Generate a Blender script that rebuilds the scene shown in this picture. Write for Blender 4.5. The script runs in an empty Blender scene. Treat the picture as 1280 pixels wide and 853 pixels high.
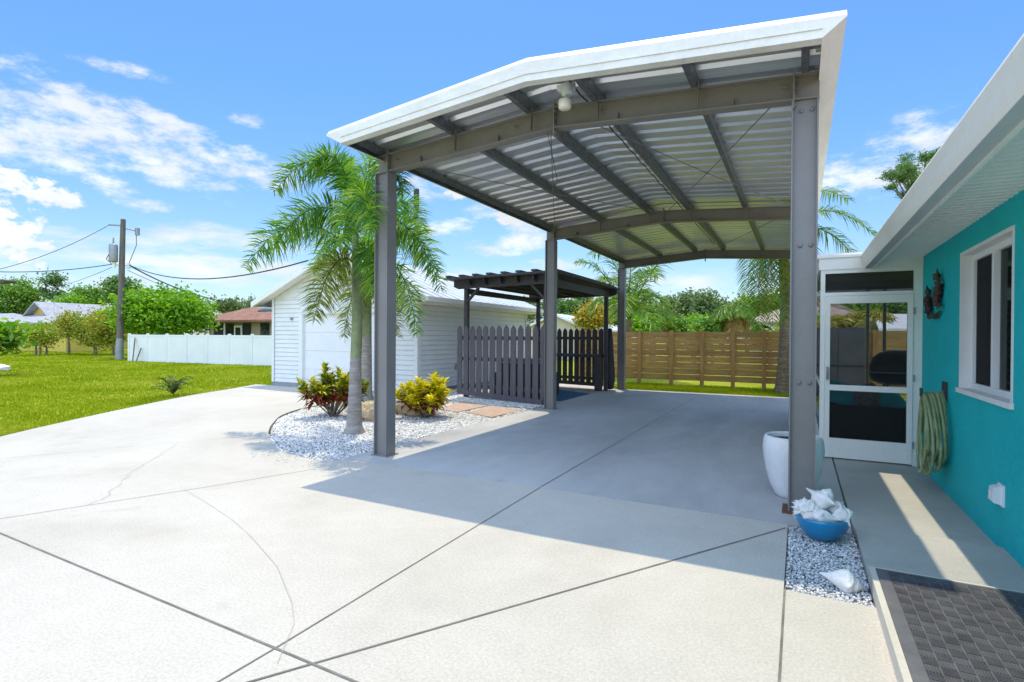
import bpy, bmesh, math, random
import numpy as np
from mathutils import Vector, Matrix, noise as mnoise
R = math.radians
sc = bpy.context.scene
COL = sc.collection

# ------------------------------------------------------------------ camera model
CF, CYAW, CPIT, CROL = 680.59, .4855, -.006, .0065
_c, _s = math.cos(CYAW), math.sin(CYAW)
_cp, _sp = math.cos(CPIT), math.sin(CPIT)
_cr, _sr = math.cos(CROL), math.sin(CROL)
_R = Vector((_c, _s, 0)); _F0 = Vector((-_s, _c, 0)); _Z = Vector((0, 0, 1))
CAM_F = _F0*_cp + _Z*_sp
_U = -_F0*_sp + _Z*_cp
CAM_R = _R*_cr + _U*_sr
CAM_U = -_R*_sr + _U*_cr
CAM_P = Vector((0, 0, 1.5))
def ray(u, v):
    return CAM_F + CAM_R*((u-640)/CF) - CAM_U*((v-426.5)/CF)
def atY(u, v, y):
    d = ray(u, v); t = y/d.y
    return CAM_P + d*t

cam = bpy.data.objects.new('camera', bpy.data.cameras.new('camera'))
COL.objects.link(cam)
cam.matrix_world = Matrix(((CAM_R.x, CAM_U.x, -CAM_F.x, 0), (CAM_R.y, CAM_U.y, -CAM_F.y, 0),
                           (CAM_R.z, CAM_U.z, -CAM_F.z, 1.5), (0, 0, 0, 1)))
cam.data.sensor_width = 36; cam.data.lens = CF/1280*36
cam.data.clip_start = .05; cam.data.clip_end = 5000
sc.camera = cam

# ------------------------------------------------------------------ materials
def new_mat(name):
    m = bpy.data.materials.new(name); m.use_nodes = True
    nt = m.node_tree; nt.nodes.clear()
    return m, nt
def nd(nt, typ, **kw):
    n = nt.nodes.new(typ)
    for k, v in kw.items():
        if k.startswith('_'): setattr(n, k[1:], v)
        else:
            key = int(k[1:]) if k[0] == 'i' and k[1:].isdigit() else k.replace('__', ' ')
            s = n.inputs[key]
            if hasattr(v, 'is_output'): nt.links.new(v, s)
            else: s.default_value = v
    return n
def c4(c): return (c[0], c[1], c[2], 1)
def ramp(nt, fac, stops, interp='LINEAR'):
    n = nt.nodes.new('ShaderNodeValToRGB'); nt.links.new(fac, n.inputs[0])
    e = n.color_ramp.elements; n.color_ramp.interpolation = interp
    while len(e) < len(stops): e.new(.5)
    for i, (p, c) in enumerate(stops): e[i].position = p; e[i].color = c4(c)
    return n.outputs[0]
def surf(name, c1, c2=None, scale=4., rough=.6, metal=0., bump=0., bscale=None, spec=.5, detail=6, c3=None,
         fine=None, fine_amt=.12, stretch=None, coat=0., island=0., lo=.35, hi=.65):
    """principled surface with a noise mottling between c1 and c2, optional fine speckle and bump"""
    m, nt = new_mat(name)
    tc = nd(nt, 'ShaderNodeTexCoord'); geo = nd(nt, 'ShaderNodeNewGeometry')
    pos = geo.outputs['Position']
    if stretch:
        mp = nd(nt, 'ShaderNodeVectorMath', _operation='MULTIPLY', i0=pos, i1=stretch); pos = mp.outputs[0]
    c2 = c2 or c1
    nz = nd(nt, 'ShaderNodeTexNoise', Vector=pos, Scale=scale, Detail=detail, Roughness=.6)
    st = [(lo, c1), (hi, c2)]
    if c3: st = [(lo, c1), (.5, c2), (hi, c3)]
    col = ramp(nt, nz.outputs[0], st)
    if fine:
        n2 = nd(nt, 'ShaderNodeTexNoise', Vector=geo.outputs['Position'], Scale=fine, Detail=3., Roughness=.7)
        mr = nd(nt, 'ShaderNodeMapRange', Value=n2.outputs[0])
        mr.inputs[1].default_value = .3; mr.inputs[2].default_value = .7
        mr.inputs[3].default_value = 1-fine_amt; mr.inputs[4].default_value = 1+fine_amt
        col = nd(nt, 'ShaderNodeVectorMath', _operation='SCALE', i0=col, Scale=mr.outputs[0]).outputs[0]
    if island:
        mr = nd(nt, 'ShaderNodeMapRange', Value=geo.outputs['Random Per Island'])
        mr.inputs[3].default_value = 1-island; mr.inputs[4].default_value = 1+island
        col = nd(nt, 'ShaderNodeVectorMath', _operation='SCALE', i0=col, Scale=mr.outputs[0]).outputs[0]
    bs = nd(nt, 'ShaderNodeBsdfPrincipled')
    nt.links.new(col, bs.inputs['Base Color'])
    bs.inputs['Roughness'].default_value = rough; bs.inputs['Metallic'].default_value = metal
    bs.inputs['Specular IOR Level'].default_value = spec
    bs.inputs['Coat Weight'].default_value = coat
    if bump:
        nb = nd(nt, 'ShaderNodeTexNoise', Vector=pos, Scale=bscale or scale*6, Detail=4.)
        b = nd(nt, 'ShaderNodeBump', Strength=bump, Distance=.01, Height=nb.outputs[0])
        nt.links.new(b.outputs[0], bs.inputs['Normal'])
    o = nd(nt, 'ShaderNodeOutputMaterial'); nt.links.new(bs.outputs[0], o.inputs[0])
    return m
def leafmat(name, stops, trans=.35, rough=.45, spec=.4):
    m, nt = new_mat(name)
    geo = nd(nt, 'ShaderNodeNewGeometry')
    col = ramp(nt, geo.outputs['Random Per Island'], stops)
    bs = nd(nt, 'ShaderNodeBsdfPrincipled'); nt.links.new(col, bs.inputs['Base Color'])
    bs.inputs['Roughness'].default_value = rough; bs.inputs['Specular IOR Level'].default_value = spec
    tr = nd(nt, 'ShaderNodeBsdfTranslucent')
    tcol = nd(nt, 'ShaderNodeVectorMath', _operation='MULTIPLY', i0=col, i1=(1.25, 1.3, .6)); nt.links.new(tcol.outputs[0], tr.inputs[0])
    mx = nd(nt, 'ShaderNodeMixShader', Fac=trans); nt.links.new(bs.outputs[0], mx.inputs[1]); nt.links.new(tr.outputs[0], mx.inputs[2])
    o = nd(nt, 'ShaderNodeOutputMaterial'); nt.links.new(mx.outputs[0], o.inputs[0])
    return m
def glassmat(name, tint, alpha, rough=.02):
    """dark film of glass or insect screen: part see-through, part dark glossy"""
    m, nt = new_mat(name)
    t = nd(nt, 'ShaderNodeBsdfTransparent', Color=c4(tint))
    b = nd(nt, 'ShaderNodeBsdfPrincipled'); b.inputs['Base Color'].default_value = (.02, .02, .02, 1); b.inputs['Roughness'].default_value = rough
    mx = nd(nt, 'ShaderNodeMixShader', Fac=alpha); nt.links.new(t.outputs[0], mx.inputs[1]); nt.links.new(b.outputs[0], mx.inputs[2])
    o = nd(nt, 'ShaderNodeOutputMaterial'); nt.links.new(mx.outputs[0], o.inputs[0])
    return m

M = {}
def concrete(name, c1, c2, c3, rough, speck, stain, streak=(1,1,1)):
    m, nt = new_mat(name); geo = nd(nt, 'ShaderNodeNewGeometry'); P0 = geo.outputs['Position']
    Ps = nd(nt, 'ShaderNodeVectorMath', _operation='MULTIPLY', i0=P0, i1=streak).outputs[0]
    big = nd(nt, 'ShaderNodeTexNoise', Vector=Ps, Scale=.55, Detail=7., Roughness=.62, Distortion=.6)
    col = ramp(nt, big.outputs[0], [(.30, c1), (.5, c2), (.70, c3)])
    def mul(col, src, a, b, lo, hi):
        mr = nd(nt, 'ShaderNodeMapRange', Value=src, i1=a, i2=b, i3=lo, i4=hi)
        return nd(nt, 'ShaderNodeVectorMath', _operation='SCALE', i0=col, Scale=mr.outputs[0]).outputs[0]
    midn = nd(nt, 'ShaderNodeTexNoise', Vector=Ps, Scale=5., Detail=5., Roughness=.7); col = mul(col, midn.outputs[0], .3, .7, 1-stain*.5, 1+stain*.4)
    st = nd(nt, 'ShaderNodeTexNoise', Vector=P0, Scale=1.7, Detail=3., Roughness=.5, Distortion=1.2); col = mul(col, st.outputs[0], .66, .76, 1., 1-stain)
    fn = nd(nt, 'ShaderNodeTexNoise', Vector=P0, Scale=62., Detail=3., Roughness=.8); col = mul(col, fn.outputs[0], .28, .72, 1-speck, 1+speck)
    vo = nd(nt, 'ShaderNodeTexVoronoi', Vector=P0, Scale=26.); vr = nd(nt, 'ShaderNodeMapRange', Value=vo.outputs['Distance'], i1=.03, i2=.09, i3=.80, i4=1.)
    col = nd(nt, 'ShaderNodeVectorMath', _operation='SCALE', i0=col, Scale=vr.outputs[0]).outputs[0]
    bs = nd(nt, 'ShaderNodeBsdfPrincipled', Roughness=rough); nt.links.new(col, bs.inputs['Base Color']); bs.inputs['Specular IOR Level'].default_value = .28
    b = nd(nt, 'ShaderNodeBump', Strength=.3, Distance=.006, Height=fn.outputs[0]); nt.links.new(b.outputs[0], bs.inputs['Normal'])
    o = nd(nt, 'ShaderNodeOutputMaterial'); nt.links.new(bs.outputs[0], o.inputs[0]); return m
M['drive'] = concrete('drive_concrete', (.465,.437,.38), (.525,.497,.44), (.56,.533,.478), .85, .19, .08)
M['slab'] = concrete('slab_concrete', (.34,.345,.345), (.46,.46,.455), (.56,.56,.55), .6, .06, .14, (.9,.35,1))
M['walk'] = concrete('walk_concrete', (.39,.38,.35), (.45,.44,.41), (.51,.50,.465), .8, .12, .10)
M['stepc'] = surf('step_concrete', (.55,.52,.44), (.63,.60,.53), 3., .8, bump=.15, bscale=120, fine=90, fine_amt=.08, spec=.25)
M['joint'] = surf('joint_filler', (.15,.14,.125), (.24,.225,.20), 6., .9)
M['crack'] = surf('hairline_crack', (.42,.39,.33), (.50,.47,.40), 9., .9)
M['steel'] = surf('taupe_steel', (.20,.18,.148), (.235,.21,.178), 3., .45, bump=.03, fine=40, fine_amt=.05)
M['column'] = surf('column_paint', (.20,.188,.180), (.23,.217,.207), 2., .42, bump=.02, fine=30, fine_amt=.04)
M['galv'] = surf('galvanised_sheet', (.70,.71,.71), (.84,.845,.845), 5., .30, metal=.75, stretch=(.25,3,1), bump=.02)
M['purlin'] = surf('galvanised_purlin', (.11,.118,.128), (.19,.198,.21), 14., .45, metal=.5, fine=60, fine_amt=.12)
M['trim'] = surf('white_trim', (.83,.80,.725), (.87,.845,.785), 2.5, .4, fine=20, fine_amt=.025)
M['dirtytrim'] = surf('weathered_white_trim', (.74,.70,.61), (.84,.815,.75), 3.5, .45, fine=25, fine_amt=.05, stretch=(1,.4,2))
M['white'] = surf('white_paint', (.78,.78,.77), (.83,.83,.82), 2., .45)
M['siding'] = surf('white_siding', (.76,.765,.76), (.82,.82,.815), 1.5, .5, bump=.05, bscale=40)
M['vinyl'] = surf('white_vinyl', (.78,.79,.80), (.84,.845,.85), 1., .35)
M['teal'] = surf('teal_stucco', (.004,.46,.475), (.007,.52,.54), 1.2, .75, bump=1.0, bscale=38, fine=30, fine_amt=.07, spec=.3)
M['reveal'] = surf('white_stucco', (.76,.75,.72), (.82,.81,.79), 5, .7, bump=.4, bscale=80)
M['soffit'] = surf('soffit_vinyl', (.87,.85,.80), (.89,.875,.835), 2, .5)
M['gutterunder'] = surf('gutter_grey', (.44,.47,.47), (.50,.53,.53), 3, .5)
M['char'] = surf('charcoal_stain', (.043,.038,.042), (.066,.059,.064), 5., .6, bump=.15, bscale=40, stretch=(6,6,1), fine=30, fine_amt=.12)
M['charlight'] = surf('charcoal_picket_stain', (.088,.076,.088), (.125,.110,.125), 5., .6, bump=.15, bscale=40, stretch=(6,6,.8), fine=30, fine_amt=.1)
M['wood'] = surf('fence_board', (.37,.20,.065), (.53,.325,.105), 2.6, .75, bump=.2, bscale=30, stretch=(.6,1,7), fine=18, fine_amt=.16, island=.16)
M['woodpost'] = surf('fence_post_wood', (.38,.20,.065), (.50,.29,.10), 3., .75, bump=.2, bscale=30, stretch=(5,5,.6), fine=18, fine_amt=.12)
M['pole'] = surf('weathered_pole_wood', (.11,.095,.08), (.20,.175,.15), 3., .85, stretch=(6,6,.5), fine=20, fine_amt=.15)
M['greymetal'] = surf('grey_metal', (.28,.29,.30), (.36,.37,.38), 3., .45, metal=.3)
M['darkmetal'] = surf('dark_metal', (.03,.03,.032), (.05,.05,.052), 5, .5)
M['cable'] = surf('cable_black', (.03,.03,.032), (.045,.045,.048), 2, .6)
M['steelcable'] = surf('brace_cable', (.20,.20,.20), (.3,.3,.3), 5, .5, metal=.4)
M['pebble'] = surf('white_pebble', (.62,.61,.59), (.80,.795,.78), 9, .7, island=.2)
M['chip'] = surf('marble_chip', (.58,.59,.60), (.78,.79,.80), 20, .6, island=.28)
M['bedbase'] = surf('bed_base', (.50,.48,.45), (.66,.645,.62), 6, .9, fine=45, fine_amt=.2)
M['stripbase'] = surf('strip_base', (.10,.10,.10), (.22,.22,.22), 30, .9)
M['paver'] = surf('pink_paver', (.46,.32,.25), (.55,.41,.33), 5, .85, bump=.2, bscale=70, fine=60, fine_amt=.1)
M['patio'] = surf('patio_pavers', (.30,.28,.26), (.40,.38,.35), 6, .85, fine=40, fine_amt=.12)
M['rock'] = surf('tan_rock', (.30,.215,.12), (.52,.41,.27), 6, .9, bump=.6, bscale=28, c3=(.42,.30,.17), fine=30, fine_amt=.2)
M['shell'] = surf('white_shell', (.76,.73,.69), (.86,.845,.82), 14, .5, bump=.35, bscale=60)
M['shellpink'] = surf('shell_lip', (.74,.60,.53), (.82,.74,.68), 14, .4)
M['bowl'] = surf('blue_glaze', (.008,.20,.43), (.012,.26,.50), 5, .28, coat=.3, bump=.05, bscale=30)
M['pot'] = surf('white_glaze', (.76,.755,.745), (.84,.835,.825), 4, .35, bump=.9, bscale=26, coat=.2, stretch=(1,1,.6))
M['soil'] = surf('dark_soil', (.02,.016,.012), (.04,.032,.024), 20, .95)
M['mat'] = surf('rubber_mat', (.055,.055,.063), (.095,.095,.107), 8, .7, fine=90, fine_amt=.25)
M['matedge'] = surf('rubber_mat_edge', (.10,.10,.11), (.14,.14,.15), 8, .6, fine=60, fine_amt=.1)
M['hose'] = surf('green_hose', (.20,.265,.115), (.37,.42,.22), 7, .5, fine=18, fine_amt=.15)
M['bronze'] = surf('dark_bronze', (.05,.032,.026), (.14,.075,.055), 22, .5, metal=.3)
M['rug'] = surf('navy_rug', (.020,.095,.18), (.03,.125,.23), 10, .95, fine=120, fine_amt=.2)
M['tealcushion'] = surf('teal_cushion', (.02,.36,.46), (.03,.44,.52), 6, .9)
M['wicker'] = surf('dark_wicker', (.012,.011,.011), (.025,.022,.021), 60, .6, bump=.4, bscale=90)
M['floral'] = surf('floral_cushion', (.02,.06,.10), (.30,.20,.22), 30, .9, c3=(.10,.20,.08))
M['grillcover'] = surf('black_grill', (.012,.012,.013), (.022,.022,.024), 5, .45)
M['gate'] = surf('grey_cabinet', (.10,.095,.10), (.13,.125,.13), 3, .6)
M['greyroof'] = surf('grey_shingle', (.30,.30,.33), (.42,.42,.45), 3, .9, fine=6, fine_amt=.12)
M['brownroof'] = surf('brown_shingle', (.23,.11,.075), (.33,.17,.12), 2, .9, fine=7, fine_amt=.16)
M['tanroof'] = surf('tan_shingle', (.28,.21,.175), (.40,.32,.27), 2, .9, fine=6, fine_amt=.12)
M['metalroof'] = surf('pale_metal_roof', (.66,.67,.67), (.76,.77,.77), 3, .4, metal=.25)
M['yellow'] = surf('yellow_stucco', (.60,.45,.07), (.68,.52,.10), 2, .8)
M['tan'] = surf('tan_stucco', (.33,.26,.17), (.40,.32,.22), 2, .8)
M['cream'] = surf('cream_stucco', (.52,.45,.34), (.60,.53,.41), 2, .8)
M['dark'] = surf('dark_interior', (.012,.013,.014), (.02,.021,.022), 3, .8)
M['glassdark'] = surf('dark_window_glass', (.015,.02,.022), (.02,.028,.03), 2, .06)
M['solar'] = surf('solar_panel', (.02,.03,.05), (.03,.045,.08), 3, .2)
M['screen'] = glassmat('insect_screen', (.86,.86,.86), .28, .8)
M['screendark'] = glassmat('window_screen', (.5,.5,.5), .55, .7)
M['pane'] = glassmat('window_pane', (.55,.72,.66), .35, .02)
M['blind'] = surf('dark_louvre', (.04,.10,.085), (.05,.12,.10), 3, .5)
M['lens'] = surf('lamp_lens', (.80,.74,.58), (.84,.78,.62), 5, .3)
M['rust'] = surf('rusty_plate', (.10,.05,.03), (.20,.10,.06), 20, .8)
M['bark'] = surf('grey_bark', (.17,.14,.11), (.28,.24,.19), 4, .9, stretch=(5,5,1), fine=14, fine_amt=.2)
M['palmgrey'] = surf('palm_trunk_grey', (.26,.225,.195), (.40,.36,.325), 5, .85, stretch=(1,1,6), fine=16, fine_amt=.12)
M['palmgreen'] = surf('palm_crownshaft', (.20,.24,.10), (.30,.33,.17), 4, .55, stretch=(2,2,2), fine=12, fine_amt=.1)
M['palmrough'] = surf('palm_trunk_brown', (.20,.14,.085), (.36,.27,.18), 4, .9, stretch=(1,1,8), fine=14, fine_amt=.25)

M['fox'] = leafmat('foxtail_leaf', [(0,(.04,.15,.03)), (.4,(.10,.28,.035)), (.75,(.22,.40,.035)), (1,(.38,.50,.06))], .42, .5, .3)
M['foxold'] = leafmat('foxtail_leaf_old', [(0,(.10,.17,.015)), (.5,(.24,.29,.026)), (1,(.42,.40,.06))], .4, .4)
M['coco'] = leafmat('palm_leaf', [(0,(.063,.168,.017)), (.5,(.154,.294,.025)), (1,(.350,.434,.042))], .4, .4)
M['cocodead'] = leafmat('dead_palm_leaf', [(0,(.28,.17,.05)), (.5,(.40,.26,.08)), (1,(.45,.33,.14))], .3, .7)
M['areca'] = leafmat('yellow_palm_leaf', [(0,(.22,.24,.02)), (.5,(.38,.36,.03)), (1,(.52,.44,.05))], .4, .4)
M['sago'] = leafmat('cycad_leaf', [(0,(.02,.05,.012)), (1,(.06,.10,.025))], .2, .4)
M['crot'] = leafmat('croton_yellow_leaf', [(0,(.30,.36,.012)), (.3,(.62,.55,.012)), (1,(.88,.74,.02))], .35, .35)
M['crotgreen'] = leafmat('croton_green_leaf', [(0,(.03,.085,.012)), (.5,(.09,.17,.015)), (.8,(.26,.26,.02)), (1,(.45,.38,.025))], .3, .35)
M['crotmix'] = leafmat('croton_mixed_leaf', [(0,(.08,.18,.012)), (.4,(.24,.32,.014)), (.7,(.50,.46,.02)), (1,(.70,.58,.03))], .35, .35)
M['crotred'] = leafmat('croton_red_leaf', [(0,(.08,.025,.016)), (.4,(.28,.04,.025)), (.75,(.44,.10,.045)), (1,(.20,.13,.02))], .3, .35)
M['bright'] = leafmat('bright_leaf', [(0,(.083,.225,.012)), (.5,(.195,.420,.018)), (1,(.360,.570,.030))], .4, .5)
M['mid'] = leafmat('mid_leaf', [(0,(.076,.184,.026)), (.6,(.173,.335,.043)), (1,(.324,.475,.065))], .35, .55)
M['deep'] = leafmat('deep_leaf', [(0,(.053,.132,.033)), (.6,(.120,.240,.060)), (1,(.216,.336,.084))], .3, .55)
M['pine'] = leafmat('pine_needle', [(0,(.077,.138,.055)), (.6,(.165,.242,.094)), (1,(.286,.352,.143))], .3, .6)
M['olive'] = leafmat('olive_leaf', [(0,(.165,.210,.027)), (.5,(.330,.360,.037)), (1,(.540,.495,.075))], .35, .55)
M['orange'] = leafmat('orange_leaf', [(0,(.14,.20,.015)), (.4,(.32,.32,.03)), (.7,(.52,.38,.04)), (1,(.55,.28,.04))], .35, .5)
def grassmat():
    m, nt = new_mat('grass_blade'); geo = nd(nt, 'ShaderNodeNewGeometry')
    n1 = nd(nt, 'ShaderNodeTexNoise', Vector=geo.outputs['Position'], Scale=.45, Detail=6., Roughness=.65)
    f = nd(nt, 'ShaderNodeMath', _operation='MULTIPLY_ADD', i0=geo.outputs['Random Per Island'], i1=.45, i2=0.)
    g_ = nd(nt, 'ShaderNodeMapRange', Value=n1.outputs[0], i1=.32, i2=.68, i3=0., i4=.55); nt.links.new(g_.outputs[0], f.inputs[2])
    col = ramp(nt, f.outputs[0], [(.08, (.14,.23,.004)), (.35, (.25,.35,.005)), (.6, (.37,.44,.012)), (.85, (.48,.48,.06)), (1, (.58,.52,.16))])
    bs = nd(nt, 'ShaderNodeBsdfPrincipled', Roughness=.7); nt.links.new(col, bs.inputs['Base Color']); bs.inputs['Specular IOR Level'].default_value = .08
    tr = nd(nt, 'ShaderNodeBsdfTranslucent'); nt.links.new(col, tr.inputs[0])
    mx = nd(nt, 'ShaderNodeMixShader', Fac=.35); nt.links.new(bs.outputs[0], mx.inputs[1]); nt.links.new(tr.outputs[0], mx.inputs[2])
    o = nd(nt, 'ShaderNodeOutputMaterial'); nt.links.new(mx.outputs[0], o.inputs[0]); return m
M['grassblade'] = grassmat()
M['lawn'] = surf('lawn_soil', (.19,.24,.010), (.29,.33,.02), .55, .95, detail=8, bump=.5, bscale=20, fine=7, fine_amt=.25, spec=.1, c3=(.33,.35,.06), lo=.3, hi=.72)

# ------------------------------------------------------------------ mesh tools
class MB:
    def __init__(s): s.v = []; s.f = []; s.sm = []; s.mi = []; s.cur = 0
    def add(s, vs, fs, smooth=False):
        o = len(s.v); s.v += [tuple(p) for p in vs]
        for f in fs: s.f.append(tuple(i+o for i in f)); s.sm.append(smooth); s.mi.append(s.cur)
        return s
    def box(s, x0, x1, y0, y1, z0, z1, mat=None):
        vs = [Vector((x, y, z)) for z in (z0, z1) for y in (y0, y1) for x in (x0, x1)]
        if mat is not None: vs = [mat @ p for p in vs]
        return s.add(vs, [(0,2,3,1), (4,5,7,6), (0,1,5,4), (2,6,7,3), (0,4,6,2), (1,3,7,5)])
    def bar(s, a, b, w, h, up=(0,0,1)):
        a, b = Vector(a), Vector(b); d = (b-a).normalized(); up = Vector(up)
        r = d.cross(up).normalized(); u = r.cross(d)
        vs = [p + r*(sx*w/2) + u*(sz*h/2) for p in (a, b) for sz in (-1, 1) for sx in (-1, 1)]
        return s.add(vs, [(0,1,3,2), (4,6,7,5), (0,4,5,1), (2,3,7,6), (0,2,6,4), (1,5,7,3)])
    def prism(s, poly, a, b, axis='y'):
        """poly: 2D points in the plane across axis; extruded from a to b along it"""
        def P(p, t):
            return {'y': (p[0], t, p[1]), 'x': (t, p[0], p[1]), 'z': (p[0], p[1], t)}[axis]
        n = len(poly); vs = [P(p, a) for p in poly] + [P(p, b) for p in poly]
        fs = [(i, (i+1) % n, n+(i+1) % n, n+i) for i in range(n)]
        return s.add(vs, fs + [tuple(range(n-1, -1, -1)), tuple(range(n, 2*n))])
    def tube(s, pts, r, n=8, cap=True, smooth=True):
        pts = [Vector(p) for p in pts]; k = len(pts)
        rr = [r]*k if not hasattr(r, '__len__') else r
        vs = []; prev = None
        for i, p in enumerate(pts):
            d = (pts[min(i+1, k-1)] - pts[max(i-1, 0)]).normalized()
            if prev is None: prev = d.orthogonal().normalized()
            u = (prev - d*prev.dot(d)).normalized(); prev = u; w = d.cross(u)
            for j in range(n):
                a = 2*math.pi*j/n
                vs.append(p + (u*math.cos(a) + w*math.sin(a))*rr[i])
        fs = [(i*n+j, i*n+(j+1) % n, (i+1)*n+(j+1) % n, (i+1)*n+j) for i in range(k-1) for j in range(n)]
        s.add(vs, fs, smooth)
        if cap:
            s.add(vs[:n], [tuple(range(n-1, -1, -1))]); s.add(vs[-n:], [tuple(range(n))])
        return s
    def lathe(s, prof, n=32, c=(0,0,0), smooth=True):
        vs = [(c[0]+r*math.cos(2*math.pi*j/n), c[1]+r*math.sin(2*math.pi*j/n), c[2]+z) for r, z in prof for j in range(n)]
        fs = [(i*n+j, i*n+(j+1) % n, (i+1)*n+(j+1) % n, (i+1)*n+j) for i in range(len(prof)-1) for j in range(n)]
        return s.add(vs, fs, smooth)
    def sheet(s, pts, z):
        return s.add([(p[0], p[1], z) for p in pts], [tuple(range(len(pts)))])
    def build(s, name, mat, parent=None, loc=None):
        me = bpy.data.meshes.new(name); me.from_pydata(s.v, [], s.f); me.update()
        for p, f, i in zip(me.polygons, s.sm, s.mi): p.use_smooth = f; p.material_index = i
        bm = bmesh.new(); bm.from_mesh(me)
        big = [f for f in bm.faces if len(f.verts) > 4]
        if big: bmesh.ops.triangulate(bm, faces=big)
        bmesh.ops.recalc_face_normals(bm, faces=bm.faces); bm.to_mesh(me); bm.free()
        return link(name, me, mat, parent, loc)
def link(name, me, mat, parent=None, loc=None):
    for m in (mat if isinstance(mat, (list, tuple)) else [mat]): me.materials.append(m)
    o = bpy.data.objects.new(name, me); COL.objects.link(o)
    if loc is not None: o.location = loc
    if parent is not None:
        o.parent = parent
        if loc is None: o.location = -rootloc(parent)
    return o
def rootloc(o):
    v = Vector((0, 0, 0))
    while o is not None: v += Vector(o.location); o = o.parent
    return v
def npmesh(name, V, F, mat, parent=None, loc=None, mi=None, smooth=False):
    V = np.asarray(V, np.float32).reshape(-1, 3); F = np.asarray(F, np.int32); k = F.shape[1]
    me = bpy.data.meshes.new(name)
    me.vertices.add(len(V)); me.vertices.foreach_set('co', V.ravel())
    me.loops.add(F.size); me.loops.foreach_set('vertex_index', F.ravel())
    me.polygons.add(len(F)); me.polygons.foreach_set('loop_start', np.arange(0, F.size, k, dtype=np.int32))
    me.polygons.foreach_set('loop_total', np.full(len(F), k, np.int32))
    if mi is not None: me.polygons.foreach_set('material_index', np.asarray(mi, np.int32))
    if smooth: me.polygons.foreach_set('use_smooth', np.ones(len(F), bool))
    me.update(calc_edges=True); me.validate()
    return link(name, me, mat, parent, loc)
def thing(name, label, cat, loc=(0,0,0), rotz=0, group=None):
    o = bpy.data.objects.new(name, None); COL.objects.link(o)
    o.location = loc; o.rotation_euler = (0, 0, rotz); o.empty_display_size = .1
    return tag(o, label, cat, group)
def tag(o, label, cat, group=None, kind=None):
    o['label'] = label; o['category'] = cat
    if group: o['group'] = group
    if kind: o['kind'] = kind
    return o
def struct(o, label=None):
    o['kind'] = 'structure'
    return o
def copy_tree(o, parent=None):
    c = o.copy(); COL.objects.link(c); c.parent = parent
    for ch in list(o.children): copy_tree(ch, c)
    return c

# ------------------------------------------------------------------ sky, sun
SUN_DIR = Vector((.1357, -.2103, -1)).normalized()          # the way the light travels
elev = math.asin(-SUN_DIR.z); azim = math.atan2(-SUN_DIR.x, -SUN_DIR.y)   # from +Y towards +X
sun = bpy.data.objects.new('sun', bpy.data.lights.new('sun', 'SUN')); COL.objects.link(sun)
sun.data.energy = 2.1; sun.data.angle = R(.53); sun.data.color = (1, .865, .62)
sun.rotation_euler = SUN_DIR.to_track_quat('-Z', 'Y').to_euler()
w = bpy.data.worlds.new('World'); sc.world = w; w.use_nodes = True
nt = w.node_tree; nt.nodes.clear()
sky = nd(nt, 'ShaderNodeTexSky', _sky_type='NISHITA', _sun_disc=False, _sun_elevation=elev, _sun_rotation=azim,
         _air_density=1.0, _dust_density=.6, _ozone_density=1.6)
tcw = nd(nt, 'ShaderNodeTexCoord'); D = tcw.outputs['Generated']
SKY_GAIN = (.40, .63, .84)
sepz = nd(nt, 'ShaderNodeSeparateXYZ', i0=D)
hz_f = nd(nt, 'ShaderNodeMapRange', Value=sepz.outputs[2], _interpolation_type='SMOOTHSTEP', i1=0., i2=.42)
gmix = nd(nt, 'ShaderNodeMix', _data_type='VECTOR'); nt.links.new(hz_f.outputs[0], gmix.inputs[0])
gmix.inputs[4].default_value = (.56, .63, .74); gmix.inputs[5].default_value = SKY_GAIN
skyc = nd(nt, 'ShaderNodeVectorMath', _operation='MULTIPLY', i0=sky.outputs[0], i1=gmix.outputs[1]).outputs[0]
def mth(op, a, b=None, c=None, clamp=False):
    n = nt.nodes.new('ShaderNodeMath'); n.operation = op; n.use_clamp = clamp
    for i, x in enumerate((a, b, c)):
        if x is None: continue
        if hasattr(x, 'is_output'): nt.links.new(x, n.inputs[i])
        else: n.inputs[i].default_value = x
    return n.outputs[0]
def dot(vec):
    n = nd(nt, 'ShaderNodeVectorMath', _operation='DOT_PRODUCT', i0=D, i1=tuple(vec)); return n.outputs['Value']
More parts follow.
